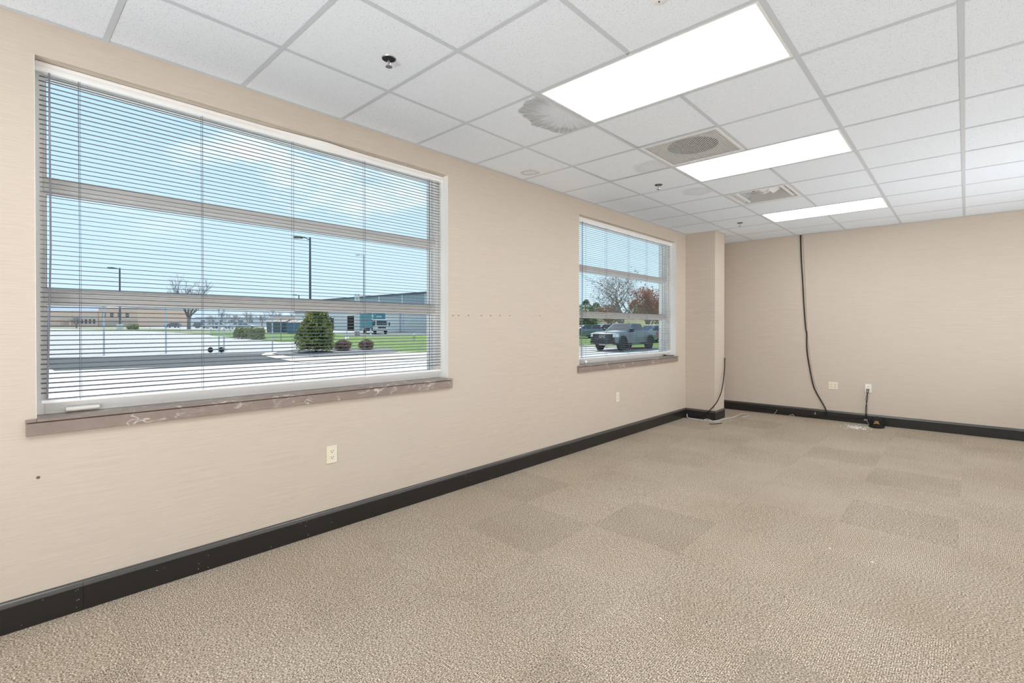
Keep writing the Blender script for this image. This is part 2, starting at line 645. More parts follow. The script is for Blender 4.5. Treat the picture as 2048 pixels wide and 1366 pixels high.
for i in range(len(cols) - 1):
    for j in range(len(rows) - 1):
        c = i - 1
        r = round(rows[j] / T) if j > 0 else math.floor(rows[0] / T)
        if (c, r) in used:
            continue
        x0, x1, y0, y1 = cols[i], cols[i + 1], rows[j], rows[j + 1]
        full = abs(x1 - x0 - T) < 0.01 and abs(y1 - y0 - T) < 0.012
        cx, cy = (x0 + x1) / 2, (y0 + y1) / 2
        g = 0.004
        if full and tile_mesh is not None:
            o = link_copy(tile_mesh, 'ceiling_tile', (cx, cy, CZ + 0.002), ceiling)
        else:
            hx, hy = (x1 - x0) / 2 - g, (y1 - y0) / 2 - g
            o = MB().box(-hx, hx, -hy, hy, 0, 0.016).build('ceiling_tile', TILE, ceiling, bevel=0.0015, local=True)
            o.location = (cx, cy, CZ + 0.002)
            if full:
                tile_mesh = o
        o.location.z += random.uniform(0, 0.0012)
        o.rotation_euler = (random.uniform(-0.0012, 0.0012), random.uniform(-0.0012, 0.0012), 0)
        if (c, r) in SHIFT:
            s_ = SHIFT[(c, r)]
            o.location.x += s_[0]
            o.location.y += s_[1]
            o.location.z += 0.002
            o.rotation_euler = (s_[3], s_[4], 0)
        if (c, r) in STAINS:
            o.material_slots[0].link = 'OBJECT'
            o.material_slots[0].material = STAINS[(c, r)]
HW = 0.012


def tee(b, x0, x1, y0, y1):
    """flange and web of one inverted tee running along its longer side"""
    b.box(x0, x1, y0, y1, CZ, CZ + 0.0018)
    if x1 - x0 > y1 - y0:
        ym = (y0 + y1) / 2
        b.box(x0, x1, ym - 0.001, ym + 0.001, CZ + 0.0018, CZ + 0.035)
    else:
        xm = (x0 + x1) / 2
        b.box(xm - 0.001, xm + 0.001, y0, y1, CZ + 0.0018, CZ + 0.035)


for c in range(0, 9):
    x = GX + c * T
    cuts = [RY0]
    if c - 1 in (1, 6):
        for (lc, lr) in sorted(LIGHTS, key=lambda q: q[1]):
            if lc == c - 1:
                cuts += [lr * T - HW, (lr + 1) * T + HW]
    cuts.append(RY1)
    for a, b_ in zip(cuts[::2], cuts[1::2]):
        m_ = MB()
        tee(m_, x - HW, x + HW, a, b_)
        m_.build('grid_main_tee', GRID, ceiling)
for y in rows[1:-1]:
    for x0, x1 in zip(cols, cols[1:]):
        m_ = MB()
        tee(m_, x0 + (HW if x0 > 0 else 0), x1 - (HW if x1 < RX else 0), y - HW, y + HW)
        m_.build('grid_cross_tee', GRID, ceiling)
for a in ((0, 0.022, RY0, RY1), (RX - 0.022, RX, RY0, RY1), (0, RX, RY1 - 0.022, RY1), (0, RX, RY0, RY0 + 0.022)):
    MB().box(*a, CZ - 0.0004, CZ + 0.0016).build('wall_angle', GRID, ceiling)
for a in ((0.0, 0.45, 6.083, 6.105), (0.428, 0.45, 6.105, 6.475), (0.0, 0.45, 6.475, 6.497)):
    MB().box(*a, CZ - 0.0006, CZ + 0.0014).build('wall_angle', GRID, ceiling)

# ------------------------------------------------------------------ ceiling fixtures
LABELS = {(1, 2): 'lit ceiling light panel, the biggest, beside the swirl-stained tile',
          (1, 5): 'lit ceiling light panel touching the striped return air grille',
          (1, 9): 'lit ceiling light panel closest to the back wall',
          (1, -2): 'lit ceiling light panel out of the frame above the first window',
          (6, 2): 'lit ceiling light panel out of frame in the second bank',
          (6, 5): 'middle ceiling light panel out of frame in the second bank',
          (6, 9): 'ceiling light panel out of frame in the second bank by the back wall',
          (6, -2): 'ceiling light panel out of frame behind the viewer in the second bank',
          (1, -5): 'ceiling light panel behind the viewer on the window side',
          (6, -5): 'ceiling light panel behind the viewer on the far side'}


def light_panel(c, r):
    x0, y0 = GX + c * T, r * T
    t = thing('ceiling_light', LABELS[(c, r)], 'ceiling light', (x0 + T, y0 + T / 2, CZ), 0, 'two by four foot ceiling light panels')
    lx, ly = T - HW - 0.0005, T / 2 - HW - 0.0005
    f = MB()
    w = 0.016
    for a in ((-lx, lx, -ly, -ly + w), (-lx, lx, ly - w, ly), (-lx, -lx + w, -ly + w, ly - w), (lx - w, lx, -ly + w, ly - w)):
        f.box(*a, 0.0005, 0.012)
    f.build('frame', WHITE, t, bevel=0.002, local=True)
    MB().box(-lx + w, lx - w, -ly + w, ly - w, 0.004, 0.009).build('diffuser', PANEL, t, local=True)
    MB().box(-lx, lx, -ly, ly, 0.0125, 0.06).build('housing', WHITE, t, local=True)


for c, r in LIGHTS:
    light_panel(c, r)

# return air grille: fine bars over a round duct
gx, gy = GX + GRILLE[0] * T + T / 2, GRILLE[1] * T + T / 2
gr = thing('return_air_grille', 'square white air grille of fine bars over a dark round duct', 'vent', (gx, gy, CZ))
h = T / 2 - HW - 0.001
f = MB()
w = 0.022
for a in ((-h, h, -h, -h + w), (-h, h, h - w, h), (-h, -h + w, -h + w, h - w), (h - w, h, -h + w, h - w)):
    f.box(*a, -0.002, 0.010)
f.build('frame', WHITE, gr, bevel=0.003, local=True)
nb = 40
step = 2 * (h - w) / nb
bar = None
for k in range(nb):
    x = -h + w + step * (k + 0.5)
    if bar is None:
        bar = MB().box(-0.0022, 0.0022, -h + w, h - w, 0.0, 0.003).build('grille_bar', WHITE, gr, local=True)
        bar.location = (x, 0, 0)
    else:
        link_copy(bar, 'grille_bar', (x, 0, 0), gr)
pl = MB()
n = 40
ro = 0.185
vs, fs = [], []
for k in range(n):
    a = 2 * PI * k / n
    ca, sa = math.cos(a), math.sin(a)
    q = (h - 0.004) / max(abs(ca), abs(sa))
    vs += [(q * ca, q * sa, 0.016), (ro * ca, ro * sa, 0.026)]
for k in range(n):
    a, b_ = 2 * k, 2 * ((k + 1) % n)
    fs += [(a, b_, b_ + 1, a + 1)]
pl.add(vs, fs)
pl.build('back_pan', mat('grille_back_pan', (0.46, 0.46, 0.46), 0.5), gr, local=True, smooth=True)
dl = MB().lathe([(ro, 0.030), (ro, 0.25), (0.004, 0.25)], n=40)
dl.f = dl.f[:-2]
dl.build('duct', DARK, gr, local=True)

# supply diffuser with its face missing: sloped frame, neck and damper vanes
dx_, dy_ = GX + DIFF[0] * T + T / 2, DIFF[1] * T + T / 2
df = thing('supply_air_diffuser', 'open square ceiling air diffuser showing bare grey metal inside', 'vent', (dx_, dy_, CZ))
GREY = mat('galvanised_steel', (0.50, 0.51, 0.52), 0.4, 0.2)
f = MB()
w = 0.03
for a in ((-h, h, -h, -h + w), (-h, h, h - w, h), (-h, -h + w, -h + w, h - w), (h - w, h, -h + w, h - w)):
    f.box(*a, 0.0, 0.006)
f.build('frame', WHITE, df, bevel=0.002, local=True)
a0, a1 = h - w, 0.155
sl_ = MB()
sl_.add([(-a0, -a0, 0.004), (a0, -a0, 0.004), (a0, a0, 0.004), (-a0, a0, 0.004), (-a1, -a1, 0.10), (a1, -a1, 0.10), (a1, a1, 0.10), (-a1, a1, 0.10)],
        [(0, 1, 5, 4), (1, 2, 6, 5), (2, 3, 7, 6), (3, 0, 4, 7)])
sl_.build('sloped_collar', GREY, df, local=True)
nk = MB()
nk.add([(-a1, -a1, 0.10), (a1, -a1, 0.10), (a1, a1, 0.10), (-a1, a1, 0.10), (-a1, -a1, 0.28), (a1, -a1, 0.28), (a1, a1, 0.28), (-a1, a1, 0.28)],
       [(0, 1, 5, 4), (1, 2, 6, 5), (2, 3, 7, 6), (3, 0, 4, 7), (4, 5, 6, 7)])
nk.build('neck', mat('duct_inside', (0.30, 0.30, 0.31), 0.5), df, local=True)
for x in (-0.215, 0.215):
    MB().box(x - 0.012, x + 0.012, -a0, a0, 0.012, 0.030).build('cross_bar', WHITE, df, local=True, bevel=0.002)
for k, (x, tl) in enumerate(((-0.08, 0.5), (0.02, -0.35), (0.10, -0.5))):
    v = MB().box(-0.055, 0.055, -0.15, 0.15, -0.001, 0.001).build('damper_vane', WHITE, df, local=True)
    v.location = (x, 0, 0.075)
    v.rotation_euler = (0, tl, 0)
MB().tube([(-0.18, 0.02, 0.05), (0.02, 0.03, 0.045), (0.06, -0.05, 0.05)], 0.004, 6).build('damper_rod', CHROME, df, local=True)

# sprinklers


def sprinkler(name, label, x, y, recessed):
    t = thing(name, label, 'sprinkler', (x, y, CZ + 0.002), 0, 'fire sprinkler heads in the ceiling')
    if recessed:
        MB().lathe([(0.030, 0.001), (0.034, -0.003), (0.036, -0.003), (0.038, 0.001)], n=20).build('escutcheon', mat('brushed_escutcheon', (0.5, 0.5, 0.5), 0.3, 0.8), t, local=True, smooth=True)
        MB().lathe([(0.0315, -0.0032), (0.012, -0.0045), (0.010, -0.006)], n=20).build('recess', DARK, t, local=True)
        z = -0.004
    else:
        MB().lathe([(0.036, 0.001), (0.034, -0.006), (0.018, -0.010), (0.012, -0.010)], n=20).build('escutcheon', mat('dark_escutcheon', (0.10, 0.10, 0.10), 0.3, 0.8), t, local=True, smooth=True)
        z = -0.010
    MB().lathe([(0.009, z), (0.009, z - 0.012), (0.006, z - 0.014)], n=10).build('nozzle', CHROME, t, local=True, smooth=True)
    fr = MB()
    fr.tube([(-0.009, 0, z - 0.01), (-0.013, 0, z - 0.022), (-0.004, 0, z - 0.036)], 0.0025, 6)
    fr.tube([(0.009, 0, z - 0.01), (0.013, 0, z - 0.022), (0.004, 0, z - 0.036)], 0.0025, 6)
    fr.build('frame_arm', CHROME, t, local=True)
    MB().lathe([(0.002, z - 0.012), (0.002, z - 0.036)], n=6).build('glass_bulb', mat('sprinkler_bulb', (0.35, 0.06, 0.05), 0.2), t, local=True)
    dfl = MB().lathe([(0.004, z - 0.035), (0.018, z - 0.037), (0.018, z - 0.0385), (0.003, z - 0.0385)], n=12)
    dfl.build('deflector', CHROME, t, local=True)


sprinkler('fire_sprinkler', 'recessed fire sprinkler above the first large window', 0.869, 0.415, True)
sprinkler('fire_sprinkler.001', 'dark fire sprinkler hanging between the grille and second window', 0.861, 3.454, False)
sprinkler('fire_sprinkler.002', 'fire sprinkler hanging near the corner column', 0.856, 5.81, False)
t = thing('ceiling_sensor', 'small round white cap on the tile touching the top picture edge', 'sensor', (2.087, 0.935, CZ + 0.002))
MB().lathe([(0.036, 0.001), (0.035, -0.006), (0.026, -0.011), (0.004, -0.012)], n=20).build('cap', WHITE, t, local=True, smooth=True)
MB().lathe([(0.004, -0.011), (0.003, -0.015)], n=8).build('screw', DARK, t, local=True)


# ------------------------------------------------------------------ windows
def window(idx, y0, y1):
    root = struct_empty('window_%d' % idx, (-0.12, y0, WZ0))
    xf, xb = -0.120, -0.235
    jw = 0.034
    b = MB()
    b.box(xb, xf, y0, y0 + jw, WZ0, WZ1).box(xb, xf, y1 - jw, y1, WZ0, WZ1)
    b.box(xb, xf, y0 + jw, y1 - jw, WZ1 - 0.022, WZ1).box(xb, xf, y0 + jw, y1 - jw, WZ0, WZ0 + 0.052)
    b.build('frame', FRAME, root, bevel=0.002)
    zs = [(WZ0 + 0.052, 1.452), (1.502, 1.980), (2.034, WZ1 - 0.022)]
    for a, c in ((1.452, 1.502), (1.980, 2.034)):
        m_ = MB().box(xb, xf - 0.004, y0 + jw, y1 - jw, a, c).build('mullion', FRAME, root, bevel=0.002)
        MB().box(xf - 0.006, xf, y0 + jw + 0.004, y1 - jw - 0.004, a + 0.018, a + 0.032).build('rib', FRAME, m_, bevel=0.002)
    for a, c in zs:
        p = MB().box(-0.186, -0.180, y0 + jw, y1 - jw, a, c).build('pane', GLASS, root)
        g = MB()
        w_ = 0.013
        Y0, Y1 = y0 + jw, y1 - jw
        for q in ((Y0, Y1, a, a + w_), (Y0, Y1, c - w_, c), (Y0, Y0 + w_, a + w_, c - w_), (Y1 - w_, Y1, a + w_, c - w_)):
            g.box(-0.178, -0.158, *q)
        g.build('glazing_bead', FRAME, p, bevel=0.0015)
        g = MB()
        w_ = 0.0155
        for q in ((Y0, Y1, a, a + w_), (Y0, Y1, c - w_, c), (Y0, Y0 + w_, a + w_, c - w_), (Y1 - w_, Y1, a + w_, c - w_)):
            g.box(-0.1799, -0.1782, *q)
        g.build('gasket', GASKET, p)
    for nm_, ya, yb in (('reveal_lining', y0, y0 + 0.0015), ('reveal_lining', y1 - 0.0015, y1)):
        MB().box(-0.1195, 0.0008, ya, yb, WZ0 + 0.001, WZ1).build(nm_, REVEAL, root)
    # stone sill: a board over a recessed apron
    s_ = MB().box(-0.118, 0.030, y0 + 0.001, y1 - 0.001, WZ0 - 0.012, WZ0)
    s_.box(0.0005, 0.030, y0 - 0.036, y0 + 0.0005, WZ0 - 0.012, WZ0).box(0.0005, 0.030, y1 - 0.0005, y1 + 0.036, WZ0 - 0.012, WZ0)
    sb = s_.build('sill', SILL, root, bevel=0.002)
    MB().box(0.0005, 0.024, y0 - 0.034, y1 + 0.030, 0.848, WZ0 - 0.016).build('apron', SILL, sb, bevel=0.002)
    return root


w1 = window(1, *WINS[0])
w2 = window(2, *WINS[1])
hd = MB()
hd.box(-0.119, -0.112, -0.735, -0.640, 0.929, 0.947)
hd.lathe([(0.004, -0.752), (0.0115, -0.749), (0.013, -0.744), (0.013, -0.630), (0.0115, -0.625), (0.004, -0.622)], (-0.104, 0, 0.9385), 'y', 12)
hd.build('handle', WHITEP, w1, smooth=True)


def blind(name, label, y0, y1, ladders, wand_y, dent):
    root = thing(name, label, 'blind', (-0.075, y0, WZ1), 0, 'mini blinds in the windows')
    MB().box(-0.094, -0.058, y0 + 0.004, y1 - 0.004, 2.512, 2.547).build('headrail', BLINDW, root, bevel=0.002)
    prof = [(-0.0555, 2.5485), (-0.0520, 2.546), (-0.0505, 2.536), (-0.0525, 2.531), (-0.0505, 2.526), (-0.0495, 2.510), (-0.0525, 2.502), (-0.0545, 2.502),
            (-0.0535, 2.510), (-0.0545, 2.530), (-0.0545, 2.544)]
    n = 60
    k = len(prof)
    vs, fs = [], []
    for i in range(n + 1):
        y = y0 + 0.003 + (y1 - y0 - 0.006) * i / n
        d = 0.0
        if dent:
            d = max(0.0, 1 - abs(y - 0.53) / (0.38 if y < 0.53 else 0.33))
            d = d ** 1.3
        for x, z in prof:
            up_ = (z - 2.502) / 0.0465
            vs.append((x + d * 0.034 * up_, y, z - d * 0.004 * up_ - d * 0.010 * (1 - up_)))
    for i in range(n):
        for j in range(k):
            j2 = (j + 1) % k
            fs.append((i * k + j, i * k + j2, (i + 1) * k + j2, (i + 1) * k + j))
    fs += [tuple(range(k)), tuple(n * k + j for j in range(k))]
    MB().add(vs, fs).build('valance', BLINDW, root, smooth=True)
    # slats: curved strips, room edge a little lower
    L = y1 - y0 - 0.036
    hw, th = 0.0125, 0.00022
    prof = []
    for i in range(7):
        t_ = -1 + i / 3
        prof.append((t_ * hw, 0.0022 * (1 - t_ * t_)))
    ring = [(x, z + th) for x, z in prof] + [(x, z - th) for x, z in reversed(prof)]
    smb = MB().prism([(x, z) for x, z in ring], 'y', -L / 2, L / 2)
    sl0 = None
    z = 2.488
    ym = (y0 + y1) / 2
    k = 0
    while z > 1.008:
        rot = (random.uniform(-0.0006, 0.0006), math.radians(8.5) + random.uniform(-0.02, 0.02), 0)
        loc = Vector((-0.075, ym + random.uniform(-0.002, 0.002), z)) - wloc(root)
        if sl0 is None:
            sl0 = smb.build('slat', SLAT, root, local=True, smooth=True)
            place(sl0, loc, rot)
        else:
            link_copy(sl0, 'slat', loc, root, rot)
        z -= 0.02215
    MB().box(-0.0875, -0.0625, ym - L / 2, ym + L / 2, 0.976, 0.992).build('bottom_rail', BLINDW, root, bevel=0.004, seg=2)
    for ly in ladders:
        c = MB()
        for x in (-0.0612, -0.0888):
            c.tube([(x, ly, 2.512), (x, ly + random.uniform(-0.002, 0.002), 1.7), (x, ly, 0.984)], 0.0009, 5)
        c.tube([(-0.075, ly + 0.006, 2.512), (-0.075, ly + 0.006, 0.984)], 0.0008, 5)
        c.build('ladder_cord', CORD, root)
        MB().lathe([(0.006, 0.972), (0.007, 0.9755), (0.003, 0.977)], (-0.075, ly, 0), n=8).build('cord_button', BLINDW, root)
    wd = MB().tube([(-0.045, wand_y, 2.50), (-0.046, wand_y + 0.002, 1.7), (-0.047, wand_y - 0.012, 1.0)], 0.0036, 6)
    wd.build('tilt_wand', mat('smoky_wand_plastic', (0.22, 0.22, 0.27), 0.2), root)
    return root


b1 = blind('window_blind', 'wide open mini blind with a dented valance in the larger nearer window', -0.855, 1.533, (-0.70, -0.181, 0.325, 0.829, 1.402), -0.805, True)
b2 = blind('window_blind.001', 'open mini blind in the farther window beside the column', 3.367, 5.773, (3.53, 4.027, 4.557, 5.035, 5.60), 3.49, False)
tp = MB()
tp.tube([(-0.052, 3.568, 2.50), (-0.052, 3.570, 1.7), (-0.054, 3.572, 0.99)], 0.0010, 5)
tp.build('pull_cord', CORD, b2)
ts = MB().lathe([(0.006, 0.968), (0.020, 0.962), (0.023, 0.945), (0.016, 0.934), (0.006, 0.931), (0.007, 0.922)], (-0.054, 3.572, 0), n=14)
ts.build('cord_tassel', WHITEP, b2, smooth=True)

# ------------------------------------------------------------------ outlets


def receptacle(parent, cy, cz, slots=True, m=IVORY, axis='x', s=1):
    """one face with two slots and an earth hole, in local coordinates on a plate facing +x (or -y)"""
    def P(b, a):
        if axis == 'x':
            b.box(a[4], a[5], a[0], a[1], a[2], a[3])
        else:
            b.box(a[0], a[1], -a[5], -a[4], a[2], a[3])
    b = MB()
    P(b, (cy - 0.017, cy + 0.017, cz - 0.0145, cz + 0.0145, 0.005, 0.0072))
    f = b.build('receptacle', m, parent, bevel=0.002, local=True)
    b = MB()
    P(b, (cy - 0.0085, cy - 0.0055, cz - 0.001, cz + 0.008, 0.0066, 0.0076))
    P(b, (cy + 0.0055, cy + 0.0085, cz - 0.001, cz + 0.008, 0.0066, 0.0076))
    P(b, (cy - 0.0025, cy + 0.0025, cz - 0.0105, cz - 0.005, 0.0066, 0.0076))
    b.build('slots', SLOT, f, local=True)
    return f


def plate(parent, w, hh, m, axis='x'):
    b = MB()
    if axis == 'x':
        b.box(0.0002, 0.006, -w / 2, w / 2, -hh / 2, hh / 2)
    else:
        b.box(-w / 2, w / 2, -0.006, -0.0002, -hh / 2, hh / 2)
    return b.build('cover_plate', m, parent, bevel=0.003, seg=2, local=True)


def screw(parent, a, z, axis='x'):
    b = MB()
    if axis == 'x':
        b.lathe([(0.003, 0.0055), (0.0025, 0.0068)], (0, a, z), 'x', 8)
    else:
        b.lathe([(0.003, -0.0055), (0.0025, -0.0068)], (a, 0, z), 'y', 8)
    b.build('screw', IVORY, parent, local=True)


for nm, lb, y, z in (('electrical_outlet', 'ivory wall outlet below the first large window', 0.544, 0.497), ('electrical_outlet.001', 'small ivory wall outlet below the second window', 4.162, 0.499)):
    t = thing(nm, lb, 'outlet', (0, y, z), 0, 'duplex outlets on the window wall')
    plate(t, 0.0735, 0.115, IVORY)
    receptacle(t, 0, 0.0195)
    receptacle(t, 0, -0.0195)
    screw(t, 0, 0)
t = thing('electrical_outlet.002', 'ivory double outlet plate on the back wall without cords', 'outlet', (1.649, RY1, 0.497))
plate(t, 0.114, 0.108, IVORY, 'y')
for x in (-0.024, 0.024):
    for z in (-0.0195, 0.0195):
        receptacle(t, x, z, axis='y')
    screw(t, x, 0, 'y')
t = thing('electrical_outlet.003', 'white outlet on the back wall with two cords plugged in', 'outlet', (2.054, RY1, 0.496))
plate(t, 0.0735, 0.114, WHITEP, 'y')
receptacle(t, 0, 0.0195, m=WHITEP, axis='y')
receptacle(t, 0, -0.0195, m=WHITEP, axis='y')
screw(t, 0, 0, 'y')

# ------------------------------------------------------------------ cables


def cable(name, label, cat, pts, r, m, group=None, n=8):
    return tag(MB().tube(spline(pts), r, n).build(name, m, smooth=True), label, cat, group)


YB = RY1 - 0.009
YS = RY1 - 0.026
cable('hanging_cable', 'black cable hanging from the ceiling down the back wall', 'cable',
      [(1.234, YB, 2.705), (1.243, YB, 2.40), (1.263, YB, 2.035), (1.282, YB, 1.65), (1.304, YB, 1.33), (1.318, YB, 1.24), (1.320, YB, 1.05), (1.340, YB, 0.851), (1.396, YB, 0.524), (1.44, YB, 0.39),
       (1.50, YB - 0.004, 0.275), (1.556, YS, 0.17), (1.572, YS, 0.12), (1.556, YS, 0.075), (1.530, YS, 0.062)], 0.0085, BLACK)
cable('thin_wire', 'thin tan wire running beside the hanging black cable', 'wire',
      [(1.262, RY1 - 0.004, 2.705), (1.285, RY1 - 0.004, 2.2), (1.312, RY1 - 0.004, 1.6), (1.330, RY1 - 0.004, 1.2), (1.372, RY1 - 0.004, 0.80), (1.42, RY1 - 0.004, 0.53), (1.46, RY1 - 0.004, 0.42)], 0.003,
      mat('tan_wire', (0.50, 0.36, 0.26), 0.5))
cable('baseboard_cable', 'black cable clipped along the back wall baseboard', 'cable',
      [(0.50, RY1 - 0.024, 0.060), (0.70, RY1 - 0.024, 0.068), (0.88, RY1 - 0.024, 0.062), (0.93, RY1 - 0.024, 0.066), (1.12, RY1 - 0.024, 0.030), (1.30, RY1 - 0.024, 0.022), (1.42, RY1 - 0.026, 0.034), (1.56, RY1 - 0.024, 0.052),
       (1.80, RY1 - 0.024, 0.062), (2.00, RY1 - 0.024, 0.078), (2.034, RY1 - 0.024, 0.10)], 0.007, BLACK)
cl = MB()
cl.tube(spline([(0.93, RY1 - 0.030, 0.072), (0.925, RY1 - 0.040, 0.045), (0.90, RY1 - 0.075, 0.006)]), 0.003, 6)
tag(cl.build('cable_tie', mat('grey_tie', (0.35, 0.35, 0.35), 0.5)), 'loose grey tie hanging off the baseboard cable', 'cable tie')
tag(MB().tube(spline([(1.10, RY1 - 0.04, 0.006), (1.13, RY1 - 0.05, 0.020), (1.15, RY1 - 0.045, 0.026), (1.17, RY1 - 0.06, 0.005)]), 0.003, 6).build('cable_tie.001', WHITEP), 'white tie lying under the baseboard cable', 'cable tie')
tag(MB().box(1.425, 1.440, RY1 - 0.034, RY1 - 0.0135, 0.060, 0.092).build('cable_clip', mat('grey_clip', (0.30, 0.30, 0.30), 0.5), bevel=0.003), 'small grey clip on the baseboard under the hanging cable', 'cable clip')

for i, (x0, bend, lb) in enumerate(((2.044, 0.002, 'dark cord plugged into the white outlet, on the column side'), (2.064, -0.004, 'dark cord plugged into the white outlet, on the cap side'))):
    t = thing('power_cord' if i == 0 else 'power_cord.001', lb, 'cord', (x0, RY1 - 0.0078, 0.480), 0, 'cords plugged into the white outlet')
    MB().lathe([(0.0085, 0.0), (0.010, -0.010), (0.009, -0.026), (0.004, -0.034)], (x0, RY1 - 0.0082, 0.480), 'y', 12).build('plug', mat('grey_plug', (0.20, 0.20, 0.20), 0.4), t, smooth=True)
    MB().tube(spline([(x0, RY1 - 0.038, 0.480), (x0 + bend, RY1 - 0.046, 0.44), (2.05 - i * 0.010 + bend, RY1 - 0.030, 0.36), (2.034 + 0.008 * i, RY1 - 0.030, 0.25), (2.030 + 0.010 * i, RY1 - 0.030, 0.15), (2.030 + 0.010 * i, RY1 - 0.032, 0.082)]),
              0.0042, 7).build('cord', BLACK, t, smooth=True)
t = thing('cord_connector', 'small grey connector with a thin wire by the black cap', 'connector', (2.030, RY1 - 0.03, 0.07))
MB().box(2.012, 2.052, RY1 - 0.046, RY1 - 0.022, 0.050, 0.069).build('body', mat('grey_connector', (0.33, 0.33, 0.34), 0.4), t, bevel=0.003)
MB().tube(spline([(2.045, RY1 - 0.040, 0.052), (2.058, RY1 - 0.055, 0.03), (2.082, RY1 - 0.10, 0.004)]), 0.0026, 6).build('wire', mat('grey_wire', (0.4, 0.4, 0.4), 0.5), t)

cable('curved_cable', 'black cable curving down the corner column onto the carpet', 'cable',
      [(0.440, 6.470, 0.88), (0.449, 6.44, 0.80), (0.455, 6.42, 0.743), (0.459, 6.36, 0.564), (0.466, 6.28, 0.441), (0.470, 6.2, 0.362), (0.455, 6.09, 0.257), (0.377, 6.068, 0.153), (0.293, 6.063, 0.078), (0.20, 6.062, 0.024), (0.10, 6.062, 0.012), (0.03, 6.04, 0.010)], 0.0075, BLACK)
wht = mat('pale_grey_wire', (0.62, 0.64, 0.66), 0.4)
cable('white_wire', 'pale loose wire looping across the carpet at the column foot', 'wire',
      [(0.035, 6.085, 0.05), (0.07, 6.03, 0.012), (0.16, 6.02, 0.006), (0.27, 6.02, 0.006), (0.38, 6.03, 0.006), (0.45, 6.08, 0.006), (0.49, 6.30, 0.006), (0.54, 6.60, 0.006), (0.53, 6.86, 0.006), (0.58, 6.98, 0.006), (0.66, 6.84, 0.006),
       (0.62, 6.68, 0.006)], 0.0055, wht)
cable('white_wire.001', 'short pale wire lying flat against the column baseboard', 'wire',
      [(0.30, 6.065, 0.006), (0.345, 6.07, 0.018), (0.41, 6.052, 0.006), (0.47, 6.02, 0.005), (0.52, 6.06, 0.005)], 0.005, wht)
cable('dark_wire', 'short dark wire scrap on the carpet before the column', 'wire', [(0.47, 5.80, 0.005), (0.52, 5.84, 0.005), (0.57, 5.98, 0.005)], 0.005, BLACK)
cc = MB()
pts = [(-0.085 + 0.016 * math.cos(a), 5.60 + 0.030 * math.sin(a), 0.932 + 0.008 * math.sin(a * 0.5)) for a in [k * PI / 6 for k in range(13)]]
pts += [(-0.055, 5.66, 0.930), (-0.03, 5.72, 0.928), (-0.022, 5.755, 0.927)]
tag(MB().tube(spline(pts, 3), 0.0055, 7).build('cable_coil', BLACK, smooth=True), 'short looped black cable lying on the farther window sill', 'cable')

# ------------------------------------------------------------------ cap and floor litter
cp = thing('baseball_cap', 'black baseball cap with gold embroidery on the carpet by the back wall', 'cap', (2.165, 7.185, 0.0), math.radians(-86))
FAB = mat('black_cap_cotton', (0.012, 0.012, 0.014), 0.85)
vs, fs = [], []
NU, NV = 20, 8
for i in range(NV + 1):
    ph = i / NV * PI / 2
    for k in range(NU):
        a = 2 * PI * k / NU
        rx, ry = 0.098 * math.cos(ph), 0.083 * math.cos(ph)
        z = 0.120 * math.sin(ph) ** 0.85
        vs.append((rx * math.cos(a) - 0.01 * math.sin(ph), ry * math.sin(a), 0.012 + z - 0.03 * max(0, -math.cos(a)) * math.sin(ph) * 0.6))
for i in range(NV):
    for k in range(NU):
        fs.append((i * NU + k, i * NU + (k + 1) % NU, (i + 1) * NU + (k + 1) % NU, (i + 1) * NU + k))
crown = MB().add(vs, fs).build('crown', FAB, cp, local=True, smooth=True)
MB().lathe([(0.008, 0.128), (0.009, 0.133), (0.004, 0.137)], (-0.012, 0, 0), n=10).build('button', FAB, crown, local=True, smooth=True)
vs, fs = [], []
NB = 14
for i in range(5):
    t_ = i / 4
    for k in range(NB + 1):
        a = -1.25 + 2.5 * k / NB
        rx = 0.088 + 0.085 * t_ * math.cos(a) ** 0.7
        x, y = rx * math.cos(a * (1 - 0.10 * t_)), (0.081 + 0.012 * t_) * math.sin(a)
        z = 0.030 - 0.30 * abs(y) ** 1.25 - 0.012 * t_ + 0.004
        for dz in (0.0,):
            vs.append((x, y, max(z, 0.004)))
n1 = len(vs)
vs += [(x, y, z - 0.0035) for x, y, z in vs]
for i in range(4):
    for k in range(NB):
        a = i * (NB + 1) + k
        q = (a, a + 1, a + NB + 2, a + NB + 1)
        fs.append(q)
        fs.append(tuple(n1 + j for j in reversed(q)))
for k in range(NB):
    for r0 in (0, 4 * (NB + 1)):
        fs.append((r0 + k, r0 + k + 1, n1 + r0 + k + 1, n1 + r0 + k))
MB().add(vs, fs).build('brim', FAB, cp, local=True, smooth=True)
GOLD = mat('gold_thread', (0.75, 0.42, 0.10), 0.6)
em = MB()
for row, (z0, wd_) in enumerate(((0.079, 0.046), (0.061, 0.062))):
    for k in range(7):
        y = -wd_ / 2 + wd_ * (k + 0.5) / 7
        zz = z0 - 2.2 * y * y * 6
        ph = math.asin(min(1, max(0, (zz - 0.012) / 0.12)) ** (1 / 0.85))
        x = 0.098 * math.cos(ph) * math.sqrt(max(0, 1 - (y / (0.083 * math.cos(ph))) ** 2)) - 0.01 * math.sin(ph)
        s_ = wd_ / 7 * 0.42
        em.box(x - 0.003, x + 0.0022, y - s_, y + s_, zz - 0.0055, zz + 0.0045)
em.build('embroidery', GOLD, cp, local=True)

cr = MB()


def crumb(b, x, y, s):
    a = random.uniform(0, PI)
    h_ = s * random.uniform(0.4, 0.9)
    p = []
    for k in range(4):
        q = s * random.uniform(0.6, 1.1)
        p.append((x + q * math.cos(a + k * PI / 2), y + q * math.sin(a + k * PI / 2), 0.0003))
    b.add(p + [(x, y, h_)], [(3, 2, 1, 0), (0, 1, 4), (1, 2, 4), (2, 3, 4), (3, 0, 4)])


